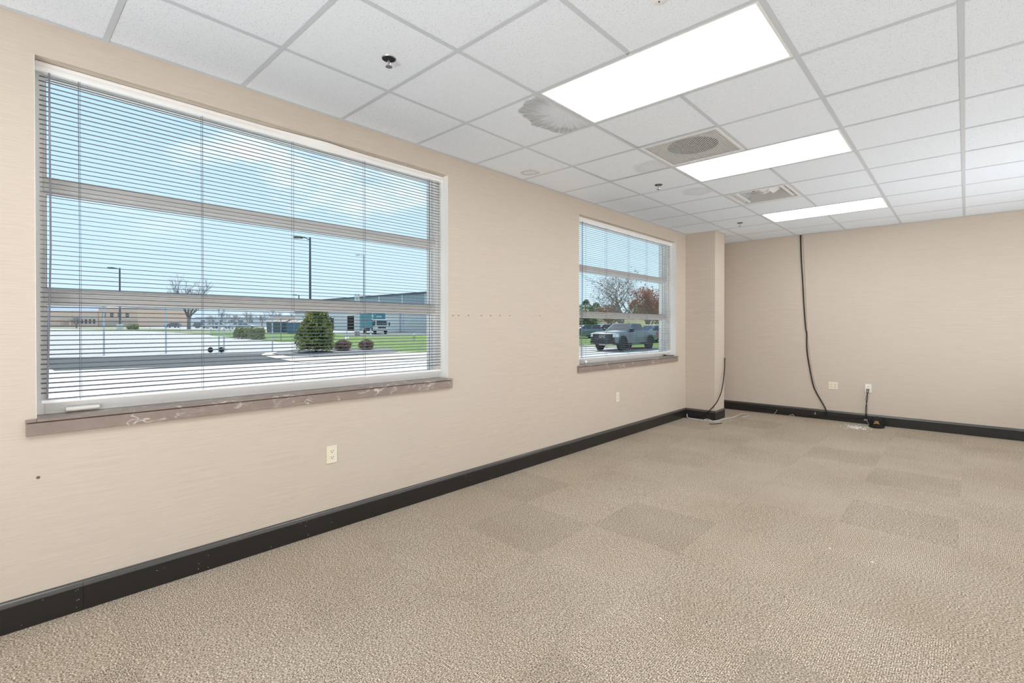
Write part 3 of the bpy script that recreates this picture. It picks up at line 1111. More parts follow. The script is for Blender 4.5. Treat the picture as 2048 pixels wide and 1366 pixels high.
for k in range(190):
    crumb(cr, random.gauss(1.97, 0.075), random.gauss(6.93, 0.09), random.uniform(0.003, 0.0105))
tag(cr.build('plaster_crumbs', mat('white_plaster', (0.85, 0.86, 0.88), 0.8)), 'scatter of white plaster crumbs on the carpet next to the cap', 'crumbs', kind='stuff')
cr = MB()
for k in range(45):
    crumb(cr, random.uniform(0.4, 3.4), random.uniform(2.0, 7.0), random.uniform(0.002, 0.0055))
for x, y, s_ in ((2.44, 2.47, 0.010), (2.65, 2.43, 0.009), (2.02, 1.10, 0.008), (1.62, 6.82, 0.007), (1.70, 5.2, 0.006), (1.0, 3.4, 0.006)):
    crumb(cr, x, y, s_)
tag(cr.build('carpet_debris', MATS['white_plaster']), 'stray white specks of litter strewn over the open carpet', 'debris', kind='stuff')

# ================================================================== outdoors
# the ground falls gently towards the building; at() finds where a sight line meets it
GZ, GS = -0.70, 0.012


def at(u, v):
    d = RGT * ((u - PX) / FOC) - UPV * ((v - PY) / FOC) + FWD
    t = (CAM.z - GZ) / (GS - d.z)
    return CAM + d * t


def deep(u, dep):
    """ground point at a given depth straight out along a sight line"""
    d = RGT * ((u - PX) / FOC) + FWD
    p = CAM + d * dep
    p.z = gz(p)
    return p


def gz(p):
    return GZ + GS * ((p[0] - CAM.x) * FWD.x + (p[1] - CAM.y) * FWD.y)


VIEW_RZ = math.atan2(RGT.y, RGT.x)

ASPH_L = speckle_mat('worn_pale_asphalt', (0.40, 0.385, 0.365), (0.50, 0.48, 0.455), 6.0, 0.9)
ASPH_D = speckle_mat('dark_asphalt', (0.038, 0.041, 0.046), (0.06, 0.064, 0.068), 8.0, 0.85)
ROADM = speckle_mat('road_asphalt', (0.10, 0.105, 0.115), (0.14, 0.145, 0.15), 5.0, 0.85)
CONC = speckle_mat('pale_concrete', (0.70, 0.68, 0.65), (0.80, 0.785, 0.76), 4.0, 0.85)
CURB = speckle_mat('tan_concrete', (0.50, 0.43, 0.34), (0.62, 0.55, 0.45), 9.0, 0.85)
LAWN = speckle_mat('mown_lawn', (0.055, 0.125, 0.012), (0.165, 0.245, 0.04), 3.0, 0.9, 6.0)
DRYG = speckle_mat('dry_lawn', (0.16, 0.19, 0.07), (0.28, 0.28, 0.14), 1.2, 0.9, 6.0)
GRAV = speckle_mat('slate_gravel', (0.03, 0.033, 0.04), (0.20, 0.205, 0.215), 14.0, 0.8, 3.0, 0.5)


def ground_poly(name, pts, up_, m, kind='structure', thick=0.25):
    P = [at(*p) if len(p) == 2 else Vector(p) for p in pts]
    n = len(P)
    b = MB()
    top = [(p.x, p.y, gz(p) + up_) for p in P]
    bot = [(p.x, p.y, gz(p) + up_ - thick) for p in P]
    b.add(top + bot, [tuple(range(n)), tuple(range(2 * n - 1, n - 1, -1))] + [(i, (i + 1) % n, n + (i + 1) % n, n + i) for i in range(n)])
    return tag(b.build(name, m), kind=kind)


def gp(x, y):
    return (x, y, 0)


ground_poly('ground', [gp(-1, -60), gp(-420, -240), gp(-420, 420), gp(120, 420), gp(60, 30), gp(-1, 20)], 0.0, ASPH_L, thick=0.5)
ground_poly('pavement_apron', [gp(-0.3, -9), gp(-28.2, -6), gp(-27.4, 0.5), at(92, 733), at(109, 743), at(330, 735.5), at(575, 723), at(600, 727), at(860, 719), gp(-14.0, 20.5), gp(-8.5, 27.3), gp(-0.3, 27)], 0.02, CONC)
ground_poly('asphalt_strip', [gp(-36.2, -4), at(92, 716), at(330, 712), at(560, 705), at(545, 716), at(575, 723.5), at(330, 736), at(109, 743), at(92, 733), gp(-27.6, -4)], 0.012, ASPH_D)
ground_poly('kerb', [at(530, 714), at(522, 711), at(532, 707.5), at(552, 704), at(590, 700), at(700, 697), at(790, 704), at(862, 706), gp(-17.5, 23.5), gp(-14.2, 20.3), at(860, 719), at(600, 727), at(560, 720)], 0.06, CURB)
ground_poly('gravel_bed', [at(545, 710), at(560, 705), at(592, 701), at(700, 698.5), at(776, 699.5), at(796, 706.0), at(700, 712), at(640, 715), at(580, 714.5)], 0.09, GRAV)
ground_poly('lawn', [at(592, 700), at(640, 684), at(694, 679.5), at(700, 674), at(860, 671.5), at(900, 671), gp(-30, 46), gp(-17.5, 23.6), at(862, 705.5), at(797, 705.5), at(776, 699), at(700, 698)], 0.065, LAWN)
ground_poly('lawn.001', [at(420, 671), at(500, 678), at(562, 684), at(640, 684), at(690, 679), at(690, 669), at(560, 664.5), at(420, 661.5)], 0.03, LAWN)
ground_poly('lawn.002', [at(200, 659.5), at(320, 663.5), at(420, 669.5), at(420, 661.5), at(300, 656.6), at(80, 655.2), at(80, 656.8)], 0.03, DRYG)
ground_poly('road', [at(700, 673.5), at(900, 670.5), gp(-48, 62), gp(-72, 64), at(860, 661.5), at(720, 666), at(640, 668), at(640, 674)], 0.02, ROADM)
ground_poly('lawn.003', [gp(-24.0, 33.0), gp(-11.0, 33.6), gp(-6.0, 36.0), gp(-6.0, 62.0), gp(-46, 62.0), gp(-31, 46)], 0.03, LAWN)
ground_poly('kerb.001', [gp(-24.0, 33.0), gp(-11.0, 33.6), gp(-11.0, 33.2), gp(-23.8, 32.4)], 0.08, CURB)

# the rise behind the lawn seen through the farther window
nx, ny = 36, 10
vs, fs = [], []
for j in range(ny + 1):
    for i in range(nx + 1):
        u = 1000 + 560 * i / nx
        t_ = j / ny
        p = deep(u, 72 + 70 * t_)
        h_ = 5.2 * (3 * t_ * t_ - 2 * t_ ** 3) * (1 + 0.12 * math.sin(i * 0.7)) * min(1, i / 7)
        vs.append((p.x, p.y, p.z + h_ - 0.02))
for j in range(ny):
    for i in range(nx):
        a = j * (nx + 1) + i
        fs.append((a, a + 1, a + nx + 2, a + nx + 1))
hill = MB().add(vs, fs).build('hill', speckle_mat('rough_spring_grass', (0.14, 0.15, 0.055), (0.30, 0.26, 0.13), 0.35, 0.95, 8.0), smooth=True)
tag(hill, kind='structure')

# ------------------------------------------------------------------ fences
GALV = mat('galvanised_tube', (0.55, 0.60, 0.64), 0.4, 0.4)


def fence(name, label, pts, hgt, mesh_step, rail=True):
    root = thing(name, label, 'fence', pts[0], 0, None)
    off = Vector(pts[0])
    loc = [Vector(p) - off for p in pts]
    post = MB().lathe([(0.045, -0.1), (0.045, hgt), (0.03, hgt + 0.05), (0.005, hgt + 0.07)], n=8).build('post', GALV, root, local=True, smooth=True)
    post.location = loc[0]
    for p in loc[1:]:
        link_copy(post, 'post', p, root)
    for a, c in zip(loc, loc[1:]):
        if rail:
            MB().tube([a + Vector((0, 0, hgt - 0.04)), c + Vector((0, 0, hgt - 0.04))], 0.022, 6).build('top_rail', GALV, root, local=True)
        MB().tube([a + Vector((0, 0, 0.06)), c + Vector((0, 0, 0.06))], 0.006, 4).build('bottom_wire', GALV, root, local=True)
    if mesh_step:
        b = MB()
        for a, c in zip(loc, loc[1:]):
            L = (c - a).length
            n_ = max(2, int(L / mesh_step))
            k_ = int(hgt / mesh_step)
            for sgn in (1, -1):
                for k in range(-k_, n_ + 1):
                    x0, z0, x1, z1 = k * mesh_step, 0.0, k * mesh_step + hgt, hgt
                    if x0 < 0:
                        z0 = -x0
                        x0 = 0
                    if x1 > L:
                        z1 = hgt - (x1 - L)
                        x1 = L
                    if z1 - z0 < 0.02:
                        continue
                    if sgn < 0:
                        x0, x1 = L - x0, L - x1
                    A = a + (c - a) * (x0 / L) + Vector((0, 0, z0 + 0.05))
                    B = a + (c - a) * (x1 / L) + Vector((0, 0, z1 - 0.05))
                    b.tube([A, B], 0.0032, 3)
        tag(b.build('wire_mesh', GALV, root, local=True), kind='stuff')
    return root


F1 = [Vector((-35.6, -1.4, gz((-35.6, -1.4)))), at(94, 711), at(208, 711), at(332, 707), at(438, 704.5)]
fence('chain_link_fence', 'tall chain link fence nearest the building, up to the wheeled gate', F1, 2.9, 0.16)
F2 = [at(448, 704), at(545, 702)]
fence('chain_link_fence.001', 'short tall run of chain link fence between gate wheels and evergreen bush', F2, 2.9, 0.16)
F3 = [at(300, 660.5), at(330, 662), at(360, 664), at(382, 665), at(422, 669), at(460, 672), at(497, 675), at(528, 677.5), at(562, 681)]
fence('chain_link_fence.002', 'far chain link fence running back across the grass to the hedges', F3, 2.4, 0.35)
F4 = [at(562, 681), at(613, 680.5), at(655, 680), at(694, 679.5)]
fence('chain_link_fence.003', 'chain link fence behind the evergreen bush', F4, 2.6, 0.3)
g0 = at(432, 705)
gate = thing('gate_wheels', 'pair of small dark wheels under the fence gate', 'wheel', g0)
for x in (-0.16, 0.16):
    w_ = MB().lathe([(0.10, -0.03), (0.17, -0.03), (0.18, 0.0), (0.17, 0.03), (0.10, 0.03)], (0, 0, 0), 'x', 16).build('tyre', BLACK, gate, local=True, smooth=True)
    w_.location = Vector((0.1 * x, 2.0 * x, 0.18))
    w_.rotation_euler = (0, 0, 0.3)
    h_ = MB().lathe([(0.002, -0.025), (0.10, -0.025), (0.10, 0.025), (0.002, 0.025)], (0, 0, 0), 'x', 12).build('hub', GALV, w_, local=True)
MB().tube([(0.02, -0.32, 0.2), (0.02, 0.5, 0.28), (0.02, 0.62, 0.1)], 0.025, 6).build('axle_arm', GALV, gate, local=True)


# ------------------------------------------------------------------ light poles
POLE = mat('dark_pole_paint', (0.10, 0.105, 0.11), 0.5, 0.3)


def light_pole(name, label, foot, hgt, r, arm, base=True, m=POLE):
    t = thing(name, label, 'light pole', foot, VIEW_RZ)
    MB().lathe([(r, 0.0), (r * 0.75, hgt)], n=10).build('pole', m, t, local=True, smooth=True)
    MB().tube([(0, 0, hgt - 0.35), (-arm * 0.5, 0, hgt - 0.05), (-arm, 0, hgt)], r * 0.4, 6).build('arm', m, t, local=True)
    hd_ = MB().box(-arm - r * 5, -arm + r * 1.5, -r * 2, r * 2, hgt - r * 0.8, hgt + r * 0.7).build('lamp_head', m, t, bevel=r * 0.4, local=True)
    MB().box(-arm - r * 4, -arm + r, -r * 1.5, r * 1.5, hgt - r * 1.0, hgt - r * 0.78).build('lens', mat('lamp_lens', (0.6, 0.6, 0.58), 0.3), hd_, local=True)
    if base:
        MB().lathe([(r * 3.2, -0.2), (r * 3.2, base), (r * 2.9, base + 0.08), (0.01, base + 0.08)], n=14).build('concrete_base', CONC, t, local=True)
    return t


def px_h(p, v):
    """height above ground that a vertical at p reaches at picture row v"""
    dep = (Vector(p) - CAM).dot(Vector((FWD.x, FWD.y, 0)).normalized())
    return CAM.z + (654.98 - v) / FOC * dep - p[2]


p = deep(240, 120)
light_pole('light_pole', 'thin light pole by the tan buildings on a round concrete base', p, px_h(p, 536), 0.22, 1.7, 1.3)
p = deep(620.5, 62)
light_pole('light_pole.001', 'tall dark light pole rising right of the evergreen bush', p, px_h(p, 475), 0.16, 1.25, 0.6)
p = deep(728, 98)
light_pole('light_pole.002', 'slim pale distant light pole standing before the grey warehouse', p, px_h(p, 510), 0.11, 1.1, 0.5, mat('pale_pole_paint', (0.42, 0.45, 0.47), 0.5))
p = deep(598, 130)
light_pole('light_pole.003', 'short far light pole left of the tallest pole', p, px_h(p, 590), 0.17, 0.8, False)

# ------------------------------------------------------------------ trees and shrubs
BARK = mat('grey_bark', (0.13, 0.11, 0.10), 0.9)
BARKP = mat('pale_bark', (0.30, 0.27, 0.25), 0.9)


def grow(b, tips, p, d, L, r, lev, rnd, spread, up_):
    n_ = 3
    pts = [p]
    q = p.copy()
    dd = d.copy()
    for k in range(n_):
        dd = (dd + Vector((rnd.uniform(-1, 1), rnd.uniform(-1, 1), rnd.uniform(-0.6, 1) * 0.7 + up_)) * 0.14).normalized()
        q = q + dd * (L / n_)
        pts.append(q.copy())
    b.tube(pts, r, 5 if lev > 2 else 3, r * 0.6)
    if lev == 0:
        tips.append(q)
        return
    tips.append(q)
    kids = 3 if lev > 1 else 4
    for k in range(kids):
        a = rnd.uniform(0, 2 * PI)
        s_ = Vector((math.cos(a), math.sin(a), rnd.uniform(-0.1, 0.5)))
        st = pts[rnd.randint(1, n_)] if k else pts[-1]
        nd_ = (dd * (1 - spread) + s_ * spread).normalized()
        grow(b, tips, st.copy(), nd_, L * rnd.uniform(0.62, 0.85), r * (0.62 if k == 0 else 0.5), lev - 1, rnd, spread, up_)


def leaf_cards(b, pts, size, rnd, spread):
    for p in pts:
        c = Vector(p) + Vector((rnd.gauss(0, spread), rnd.gauss(0, spread), rnd.gauss(0, spread)))
        a = Vector((rnd.gauss(0, 1), rnd.gauss(0, 1), rnd.gauss(0, 1))).normalized()
        e = a.orthogonal().normalized()
        f = a.cross(e)
        s_ = size * rnd.uniform(0.6, 1.3)
        b.add([c - e * s_ * 0.5, c + f * s_ * 0.35 + a * s_ * 0.1, c + e * s_ * 0.7, c - f * s_ * 0.35 + a * s_ * 0.1], [(0, 1, 2, 3)])


def bare_tree(name, label, foot, hgt, seed, r, lev=4, spread=0.45, up_=0.35, leaf=None, nleaf=0, lsize=0.2, bark=BARK, trunk_share=0.22):
    rnd = random.Random(seed)
    t = thing(name, label, 'tree', foot, 0, None)
    tr = MB()
    th_ = hgt * trunk_share
    tr.tube([(0, 0, -0.1), (0.02 * hgt * 0.1, 0, th_ * 0.5), (0, 0, th_)], r * 1.2, 8, r)
    tr.build('trunk', bark, t, local=True, smooth=True)
    b, tips = MB(), []
    for k in range(5):
        a = 2 * PI * k / 5 + rnd.uniform(-0.3, 0.3)
        lean = 0.0 if k == 0 else rnd.uniform(0.35, 0.8)
        d = Vector((math.cos(a) * lean, math.sin(a) * lean, 1.0)).normalized()
        grow(b, tips, Vector((0, 0, th_ * rnd.uniform(0.72, 1.0))), d, hgt * rnd.uniform(0.24, 0.32), r * 0.62, lev, rnd, spread, up_)
    z1 = max(v[2] for v in b.v)
    k_ = hgt / z1
    b.v = [(x * k_, y * k_, z * k_ if z > th_ else z) for x, y, z in b.v]
    b.build('branches', bark, t, local=True)
    if leaf:
        lb = MB()
        pool = [q * k_ for q in tips]
        leaf_cards(lb, [rnd.choice(pool) for _ in range(nleaf)], lsize, rnd, hgt * 0.035)
        tag(lb.build('buds', leaf, t, local=True), kind='stuff')
    return t


def shrub(name, label, foot, rx, ry, hgt, n_, lsize, m, shape='egg', seed=1, cat='shrub', core=None, rz=0.0, group=None):
    rnd = random.Random(seed)
    t = thing(name, label, cat, foot, rz, group)
    b = MB()
    pts = []
    for k in range(n_):
        z = rnd.random()
        if shape == 'cone':
            rr = 1.0 if z < 0.35 else 1.0 - 0.62 * ((z - 0.35) / 0.65) ** 1.15
            rr *= 0.82 + 0.18 * min(1, z / 0.12)
        elif shape == 'box':
            rr = 1.0 - 0.25 * z ** 4
        else:
            rr = math.sqrt(max(0.02, 1 - (2 * z - 0.95) ** 2))
        a = rnd.uniform(0, 2 * PI)
        q = (0.72 + 0.34 * rnd.random() ** 0.6) * rr
        q *= 1 + 0.10 * math.sin(3 * a + 5 * z) + 0.06 * math.sin(7 * a - 9 * z)
        pts.append((math.cos(a) * rx * q, math.sin(a) * ry * q, 0.08 * hgt + z * hgt * 0.92))
    leaf_cards(b, pts, lsize, rnd, 0.02 * hgt)
    tag(b.build('foliage', m, t, local=True), kind='stuff')
    prof = []
    for i in range(9):
        z = i / 8
        if shape == 'cone':
            rr = 1.0 if z < 0.35 else 1.0 - 0.62 * ((z - 0.35) / 0.65)
        elif shape == 'box':
            rr = 1.0 - 0.25 * z ** 4
        else:
            rr = math.sqrt(max(0.02, 1 - (2 * z - 0.95) ** 2))
        prof.append((0.70 * rr * rx, 0.10 * hgt + z * hgt * 0.82))
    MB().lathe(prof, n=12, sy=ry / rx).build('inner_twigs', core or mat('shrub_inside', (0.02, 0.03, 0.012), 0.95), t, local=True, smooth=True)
    MB().tube([(0, 0, -0.05), (0, 0, hgt * 0.5)], rx * 0.08, 6).build('stem', BARK, t, local=True)
    return t


EVG = speckle_mat('glossy_evergreen_leaves', (0.07, 0.13, 0.03), (0.46, 0.43, 0.11), 1.6, 0.45, 3.0, 0.0, 0.35, 0.7)
OLIVE = speckle_mat('olive_hedge_leaves', (0.15, 0.20, 0.06), (0.45, 0.43, 0.15), 1.0, 0.6)
TWIG = speckle_mat('red_brown_twigs', (0.22, 0.11, 0.08), (0.50, 0.31, 0.23), 3.0, 0.8)
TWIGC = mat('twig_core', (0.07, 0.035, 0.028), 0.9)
PINE = speckle_mat('pine_needles', (0.09, 0.15, 0.06), (0.27, 0.32, 0.16), 0.9, 0.7)
RUST = speckle_mat('rust_red_buds', (0.34, 0.12, 0.075), (0.52, 0.25, 0.16), 0.8, 0.8)
p = at(632, 706)
shrub('evergreen_bush', 'big cone-shaped evergreen bush standing in the dark gravel bed', p, 1.08, 1.08, px_h(p, 618), 3600, 0.15, EVG, 'cone', 3)
p = at(686, 703)
shrub('twiggy_shrub', 'rounded brown twiggy shrub next to the evergreen bush', p, 0.58, 0.55, 0.78, 2000, 0.07, TWIG, 'egg', 4, 'shrub', TWIGC)
p = at(733, 701)
shrub('twiggy_shrub.001', 'rounded brown twiggy shrub farther from the evergreen, before the lawn', p, 0.50, 0.50, 0.76, 1800, 0.07, TWIG, 'egg', 5, 'shrub', TWIGC)
p = at(484, 677.5)
shrub('clipped_hedge', 'olive clipped hedge behind the fence, the one nearer the gate wheels', p, 0.95, 0.8, 1.35, 1500, 0.16, OLIVE, 'box', 6, 'hedge')
p = at(513, 679)
shrub('clipped_hedge.001', 'olive clipped hedge behind the fence, closer to the blue dumpsters', p, 0.88, 0.8, 1.32, 1500, 0.16, OLIVE, 'box', 7, 'hedge')
p = deep(266, 125)
shrub('clipped_hedge.002', 'low dark hedge beside the round base of the thin pole', p, 3.2, 1.0, 1.3, 700, 0.35, OLIVE, 'box', 8, 'hedge')

p = deep(378, 130)
bare_tree('bare_tree', 'tall bare tree standing alone beyond the parking lot', p, px_h(p, 547), 21, 0.42, 4, 0.42, 0.40, bark=BARK)
p = deep(153, 150)
bare_tree('bare_tree.001', 'low bare tree in front of the tan building', p, 4.2, 5, 0.20, 3, 0.6, 0.1, bark=BARKP)
for k, (u, d_, v_, sd_) in enumerate(((422, 190, 628, 3), (446, 230, 622, 31), (470, 185, 626, 32), (497, 200, 620, 33), (524, 220, 622, 34), (552, 190, 618, 35), (584, 215, 622, 36), (330, 240, 634, 37))):
    p = deep(u, d_)
    bare_tree('bare_tree.%03d' % (k + 2), ['hazy bare tree in the far row, farthest from the dumpsters', 'hazy bare tree second in the far row', 'hazy bare tree third in the far row', 'hazy bare tree above the olive hedges', 'hazy bare tree fifth in the far row',
                                          'hazy bare tree above the blue dumpsters', 'hazy bare tree closest to the evergreen bush', 'small hazy bare tree between tan building and tall bare tree'][k],
              p, px_h(p, v_), sd_, 0.32, 3, 0.5, 0.25, bark=BARKP)
p = deep(1243, 52)
bare_tree('budding_tree', 'bare spreading tree with red buds behind the pickup truck', p, px_h(p, 530), 12, 0.16, 4, 0.55, 0.16, leaf=RUST, nleaf=420, lsize=0.16, bark=BARKP, trunk_share=0.16)
p = deep(1298, 62)
bare_tree('budding_tree.001', 'bushy rust red tree beyond the truck bed', p, px_h(p, 572), 15, 0.15, 4, 0.5, 0.2, leaf=RUST, nleaf=2600, lsize=0.20, bark=BARKP, trunk_share=0.15)
p = deep(1328, 66)
bare_tree('budding_tree.002', 'rust red tree at the window frame edge', p, px_h(p, 588), 16, 0.15, 4, 0.5, 0.2, leaf=RUST, nleaf=2200, lsize=0.20, bark=BARKP, trunk_share=0.15)
p = deep(1222, 84)
bare_tree('budding_tree.003', 'low rust red tree far behind the pickup roof', p, px_h(p, 606), 17, 0.15, 4, 0.55, 0.1, leaf=RUST, nleaf=2400, lsize=0.24, bark=BARKP, trunk_share=0.12)


def conifer(name, label, foot, hgt, rad, seed):
    rnd = random.Random(seed)
    t = thing(name, label, 'tree', foot)
    MB().tube([(0, 0, -0.1), (0, 0, hgt * 0.96)], 0.02 * hgt, 7, 0.01).build('trunk', BARK, t, local=True)
    b = MB()
    for k in range(2200):
        z = rnd.random() ** 1.2
        rr = rad * (1 - z) ** 0.6 * (0.35 + 0.65 * rnd.random() ** 0.5) * (1 + 0.25 * math.sin(z * 40))
        a = rnd.uniform(0, 2 * PI)
        leaf_cards(b, [(rr * math.cos(a), rr * math.sin(a), hgt * (0.06 + 0.94 * z) - 0.12 * rr)], 0.30, rnd, 0.05)
    tag(b.build('needles', PINE, t, local=True), kind='stuff')


p = deep(1172, 100)
conifer('pine_tree', 'dark green pine nearest the window jamb on the rise', p, px_h(p, 600), 3.6, 3)
p = deep(1192, 110)
conifer('pine_tree.001', 'dark green pine second from the jamb on the rise', p, px_h(p, 606), 4.2, 4)
p = deep(1268, 118)
conifer('pine_tree.002', 'dark green pine far behind the budding tree', p, px_h(p, 600), 3.4, 8)
p = deep(1322, 112)
conifer('pine_tree.003', 'dark green pine behind the rust red trees', p, px_h(p, 596), 3.2, 9)
p = deep(1174, 66)
shrub('evergreen_bush.001', 'rounded green bush behind the parked wagon', p, 1.35, 1.3, 3.0, 1800, 0.24, speckle_mat('bright_shrub_leaves', (0.07, 0.14, 0.035), (0.22, 0.30, 0.10), 1.0, 0.6), 'egg', 9)

# ------------------------------------------------------------------ buildings
TANB = speckle_mat('tan_brick', (0.74, 0.50, 0.36), (0.83, 0.58, 0.43), 2.0, 0.85)
TANS = speckle_mat('brown_brick', (0.56, 0.42, 0.32), (0.64, 0.48, 0.37), 2.0, 0.85)
BLUER = mat('blue_grey_roof', (0.36, 0.42, 0.50), 0.5)
WINB = mat('dark_far_glass', (0.05, 0.07, 0.09), 0.15)
CREAM = mat('cream_band', (0.72, 0.68, 0.62), 0.7)


def far_building(name, label, u0, u1, dep, v_top, depth, m, parts):
    a = deep(u0, dep)
    c = deep(u1, dep)
    L = (c - a).length
    hgt = px_h(a, v_top)
    t = thing(name, label, 'building', a, VIEW_RZ)
    MB().box(0, L, 0, depth, -2, hgt).build('wall', m, t, local=True)
    parts(t, L, hgt, depth)
    return t


def parts_a(t, L, hgt, dp):
    k = L / 150
    MB().box(-0.05, L + 0.05, -0.06, dp, hgt * 0.58, hgt * 0.70).build('cream_band', CREAM, t, local=True)
    MB().hexa([(6 * k, 2, hgt), (L, 2, hgt), (L, dp, hgt), (6 * k, dp, hgt), (30 * k, 8, hgt + 1.9), (L - 3, 8, hgt + 1.9), (L - 3, dp - 4, hgt + 1.9), (30 * k, dp - 4, hgt + 1.9)]).build('roof', BLUER, t, local=True)
    for i in range(5):
        x = L * 0.76 + i * L * 0.046
        w_ = MB().box(x, x + L * 0.026, -0.08, 0.1, 1.3, 2.9).build('window', WINB, t, local=True)
        MB().box(x, x + L * 0.026, -0.12, 0.0, 2.05, 2.15).build('window_bar', CREAM, w_, local=True)
    MB().box(L * 0.60, L * 0.74, -2.0, 0.1, 2.2, 2.6).build('porch_roof', TANS, t, local=True)
    for x in (L * 0.61, L * 0.73):
        MB().box(x, x + 0.3, -1.9, -1.6, -0.5, 2.2).build('porch_post', CREAM, t, local=True)


def parts_b(t, L, hgt, dp):
    MB().box(0.02, L + 0.03, -0.05, 0.3, -1, hgt * 0.42).build('lower_wall', TANS, t, local=True)
    MB().box(-0.2, L + 0.2, -0.2, dp, hgt, hgt + 0.5).build('parapet', CREAM, t, local=True)
    for i in range(4):
        x = L * (0.1 + 0.2 * i)
        w_ = MB().box(x, x + L * 0.08, -0.1, 0.1, hgt * 0.55, hgt * 0.78).build('window', WINB, t, local=True)
        MB().box(x, x + L * 0.08, -0.14, 0.0, hgt * 0.65, hgt * 0.67).build('window_bar', CREAM, w_, local=True)


def parts_c(t, L, hgt, dp):
    MB().box(-0.2, L + 0.2, -0.2, dp, hgt, hgt + 0.4).build('parapet', BLUER, t, local=True)
    for i in range(6):
        x = L * (0.06 + 0.15 * i)
        w_ = MB().box(x, x + L * 0.08, -0.1, 0.1, hgt * 0.35, hgt * 0.7).build('window', WINB, t, local=True)
        MB().box(x, x + L * 0.08, -0.14, 0.0, hgt * 0.5, hgt * 0.53).build('window_bar', CREAM, w_, local=True)


far_building('tan_building', 'long low tan brick building with blue grey roof and cream band', 20, 196, 178, 622, 30, TANB, parts_a)
far_building('tan_building.001', 'tan brick building behind the thin light pole', 197.5, 275, 178, 618, 30, TANB, parts_b)
far_building('white_building', 'low pale far building between the tan buildings and bare tree', 276, 345, 215, 637, 20, mat('white_siding', (0.74, 0.75, 0.76), 0.7), parts_c)
far_building('white_building.001', 'long pale far building behind the white cars', 392, 520, 260, 636, 20, mat('blue_white_siding', (0.62, 0.67, 0.72), 0.7), parts_c)
far_building('tan_building.002', 'small far tan building above the blue dumpsters', 540, 606, 175, 634, 15, TANB, parts_c)

# grey metal warehouse
SIDE = mat('pale_metal_siding', (0.74, 0.75, 0.72), 0.5)
SIDEB = mat('blue_grey_metal_siding', (0.36, 0.44, 0.49), 0.5)
TRIMW = mat('white_metal_trim', (0.78, 0.78, 0.76), 0.5)
TRIMD = mat('dark_roof_edge', (0.09, 0.10, 0.11), 0.5)
A_ = deep(590, 128)
B_ = deep(900, 88.5)
A_.z = gz(deep(740, 105)) - 0.2
B_.z = A_.z
wh = thing('warehouse', 'long grey metal warehouse with white pilasters behind the lawn', 'building', A_, math.atan2(B_.y - A_.y, B_.x - A_.x))
L = (B_ - A_).length
HB = 7.55
MB().box(0, L, 0.0, 30, -1.5, HB).build('wall', SIDE, wh, local=True)
MB().box(-0.02, L + 0.02, -0.08, 0.4, 4.6, HB - 0.1).build('upper_band', SIDEB, wh, local=True)
MB().box(-0.1, L + 0.1, -0.35, 30, HB - 0.1, HB + 0.22).build('roof_edge', TRIMD, wh, local=True)
rb = MB()
x = 0.2
while x < L:
    rb.box(x, x + 0.09, -0.06, 0.02, -0.5, 4.6)
    x += 0.42
tag(rb.build('wall_rib', SIDE, wh, local=True), kind='stuff')
rb = MB()
x = 0.2
while x < L:
    rb.box(x, x + 0.09, -0.13, -0.05, 4.6, HB - 0.1)
    x += 0.42
tag(rb.build('band_rib', SIDEB, wh, local=True), kind='stuff')
xd = Vector((math.cos(wh.rotation_euler[2]), math.sin(wh.rotation_euler[2]), 0))


def along(u):
    """distance along the facade under picture column u"""
    d = RGT * ((u - PX) / FOC) + FWD
    r_ = A_ - CAM
    den = d.x * xd.y - d.y * xd.x
    return (r_.y * d.x - r_.x * d.y) / (den) * -1 if False else ((r_.y * d.x - r_.x * d.y) / (d.y * xd.x - d.x * xd.y)) * -1 * -1


for u in (713, 760, 806, 852):
    x = along(u)
    MB().box(x - 0.14, x + 0.14, -0.22, 0.05, -0.5, HB - 0.1).build('pilaster', TRIMW, wh, local=True)
for u0, u1, h_ in ((696, 708, 3.6), (662, 668, 3.2)):
    x0, x1 = along(u0), along(u1)
    d_ = MB().box(x0, x1, -0.16, 0.05, 0, h_).build('door', DARK, wh, local=True)
    MB().box(x0 - 0.15, x1 + 0.15, -0.2, 0.0, h_, h_ + 0.2).build('door_head', TRIMW, d_, local=True)
MB().box(along(716), along(752), -0.15, 0.05, -0.5, 4.2).build('wall_shade_panel', SIDEB, wh, local=True)  # blue-grey sheet standing in for shade on the wall behind the truck
MB().box(along(800), along(805), -0.15, 0.05, -0.5, 4.5).build('downpipe', SIDEB, wh, local=True)
for u, wd_ in ((711.5, 0.16), (717, 0.16)):
    p = deep(u, 74)
    t = thing('canopy_post' if u < 713 else 'canopy_post.001', 'white steel post before the warehouse door, ' + ('door side' if u < 713 else 'truck side'), 'post', p)
    MB().lathe([(wd_, 0.0), (wd_, px_h(p, 588))], n=10).build('shaft', TRIMW, t, local=True)
    MB().lathe([(0.20, -0.2), (0.20, 0.5), (0.17, 0.56)], n=12).build('footing', CURB, t, local=True)

# dumpsters


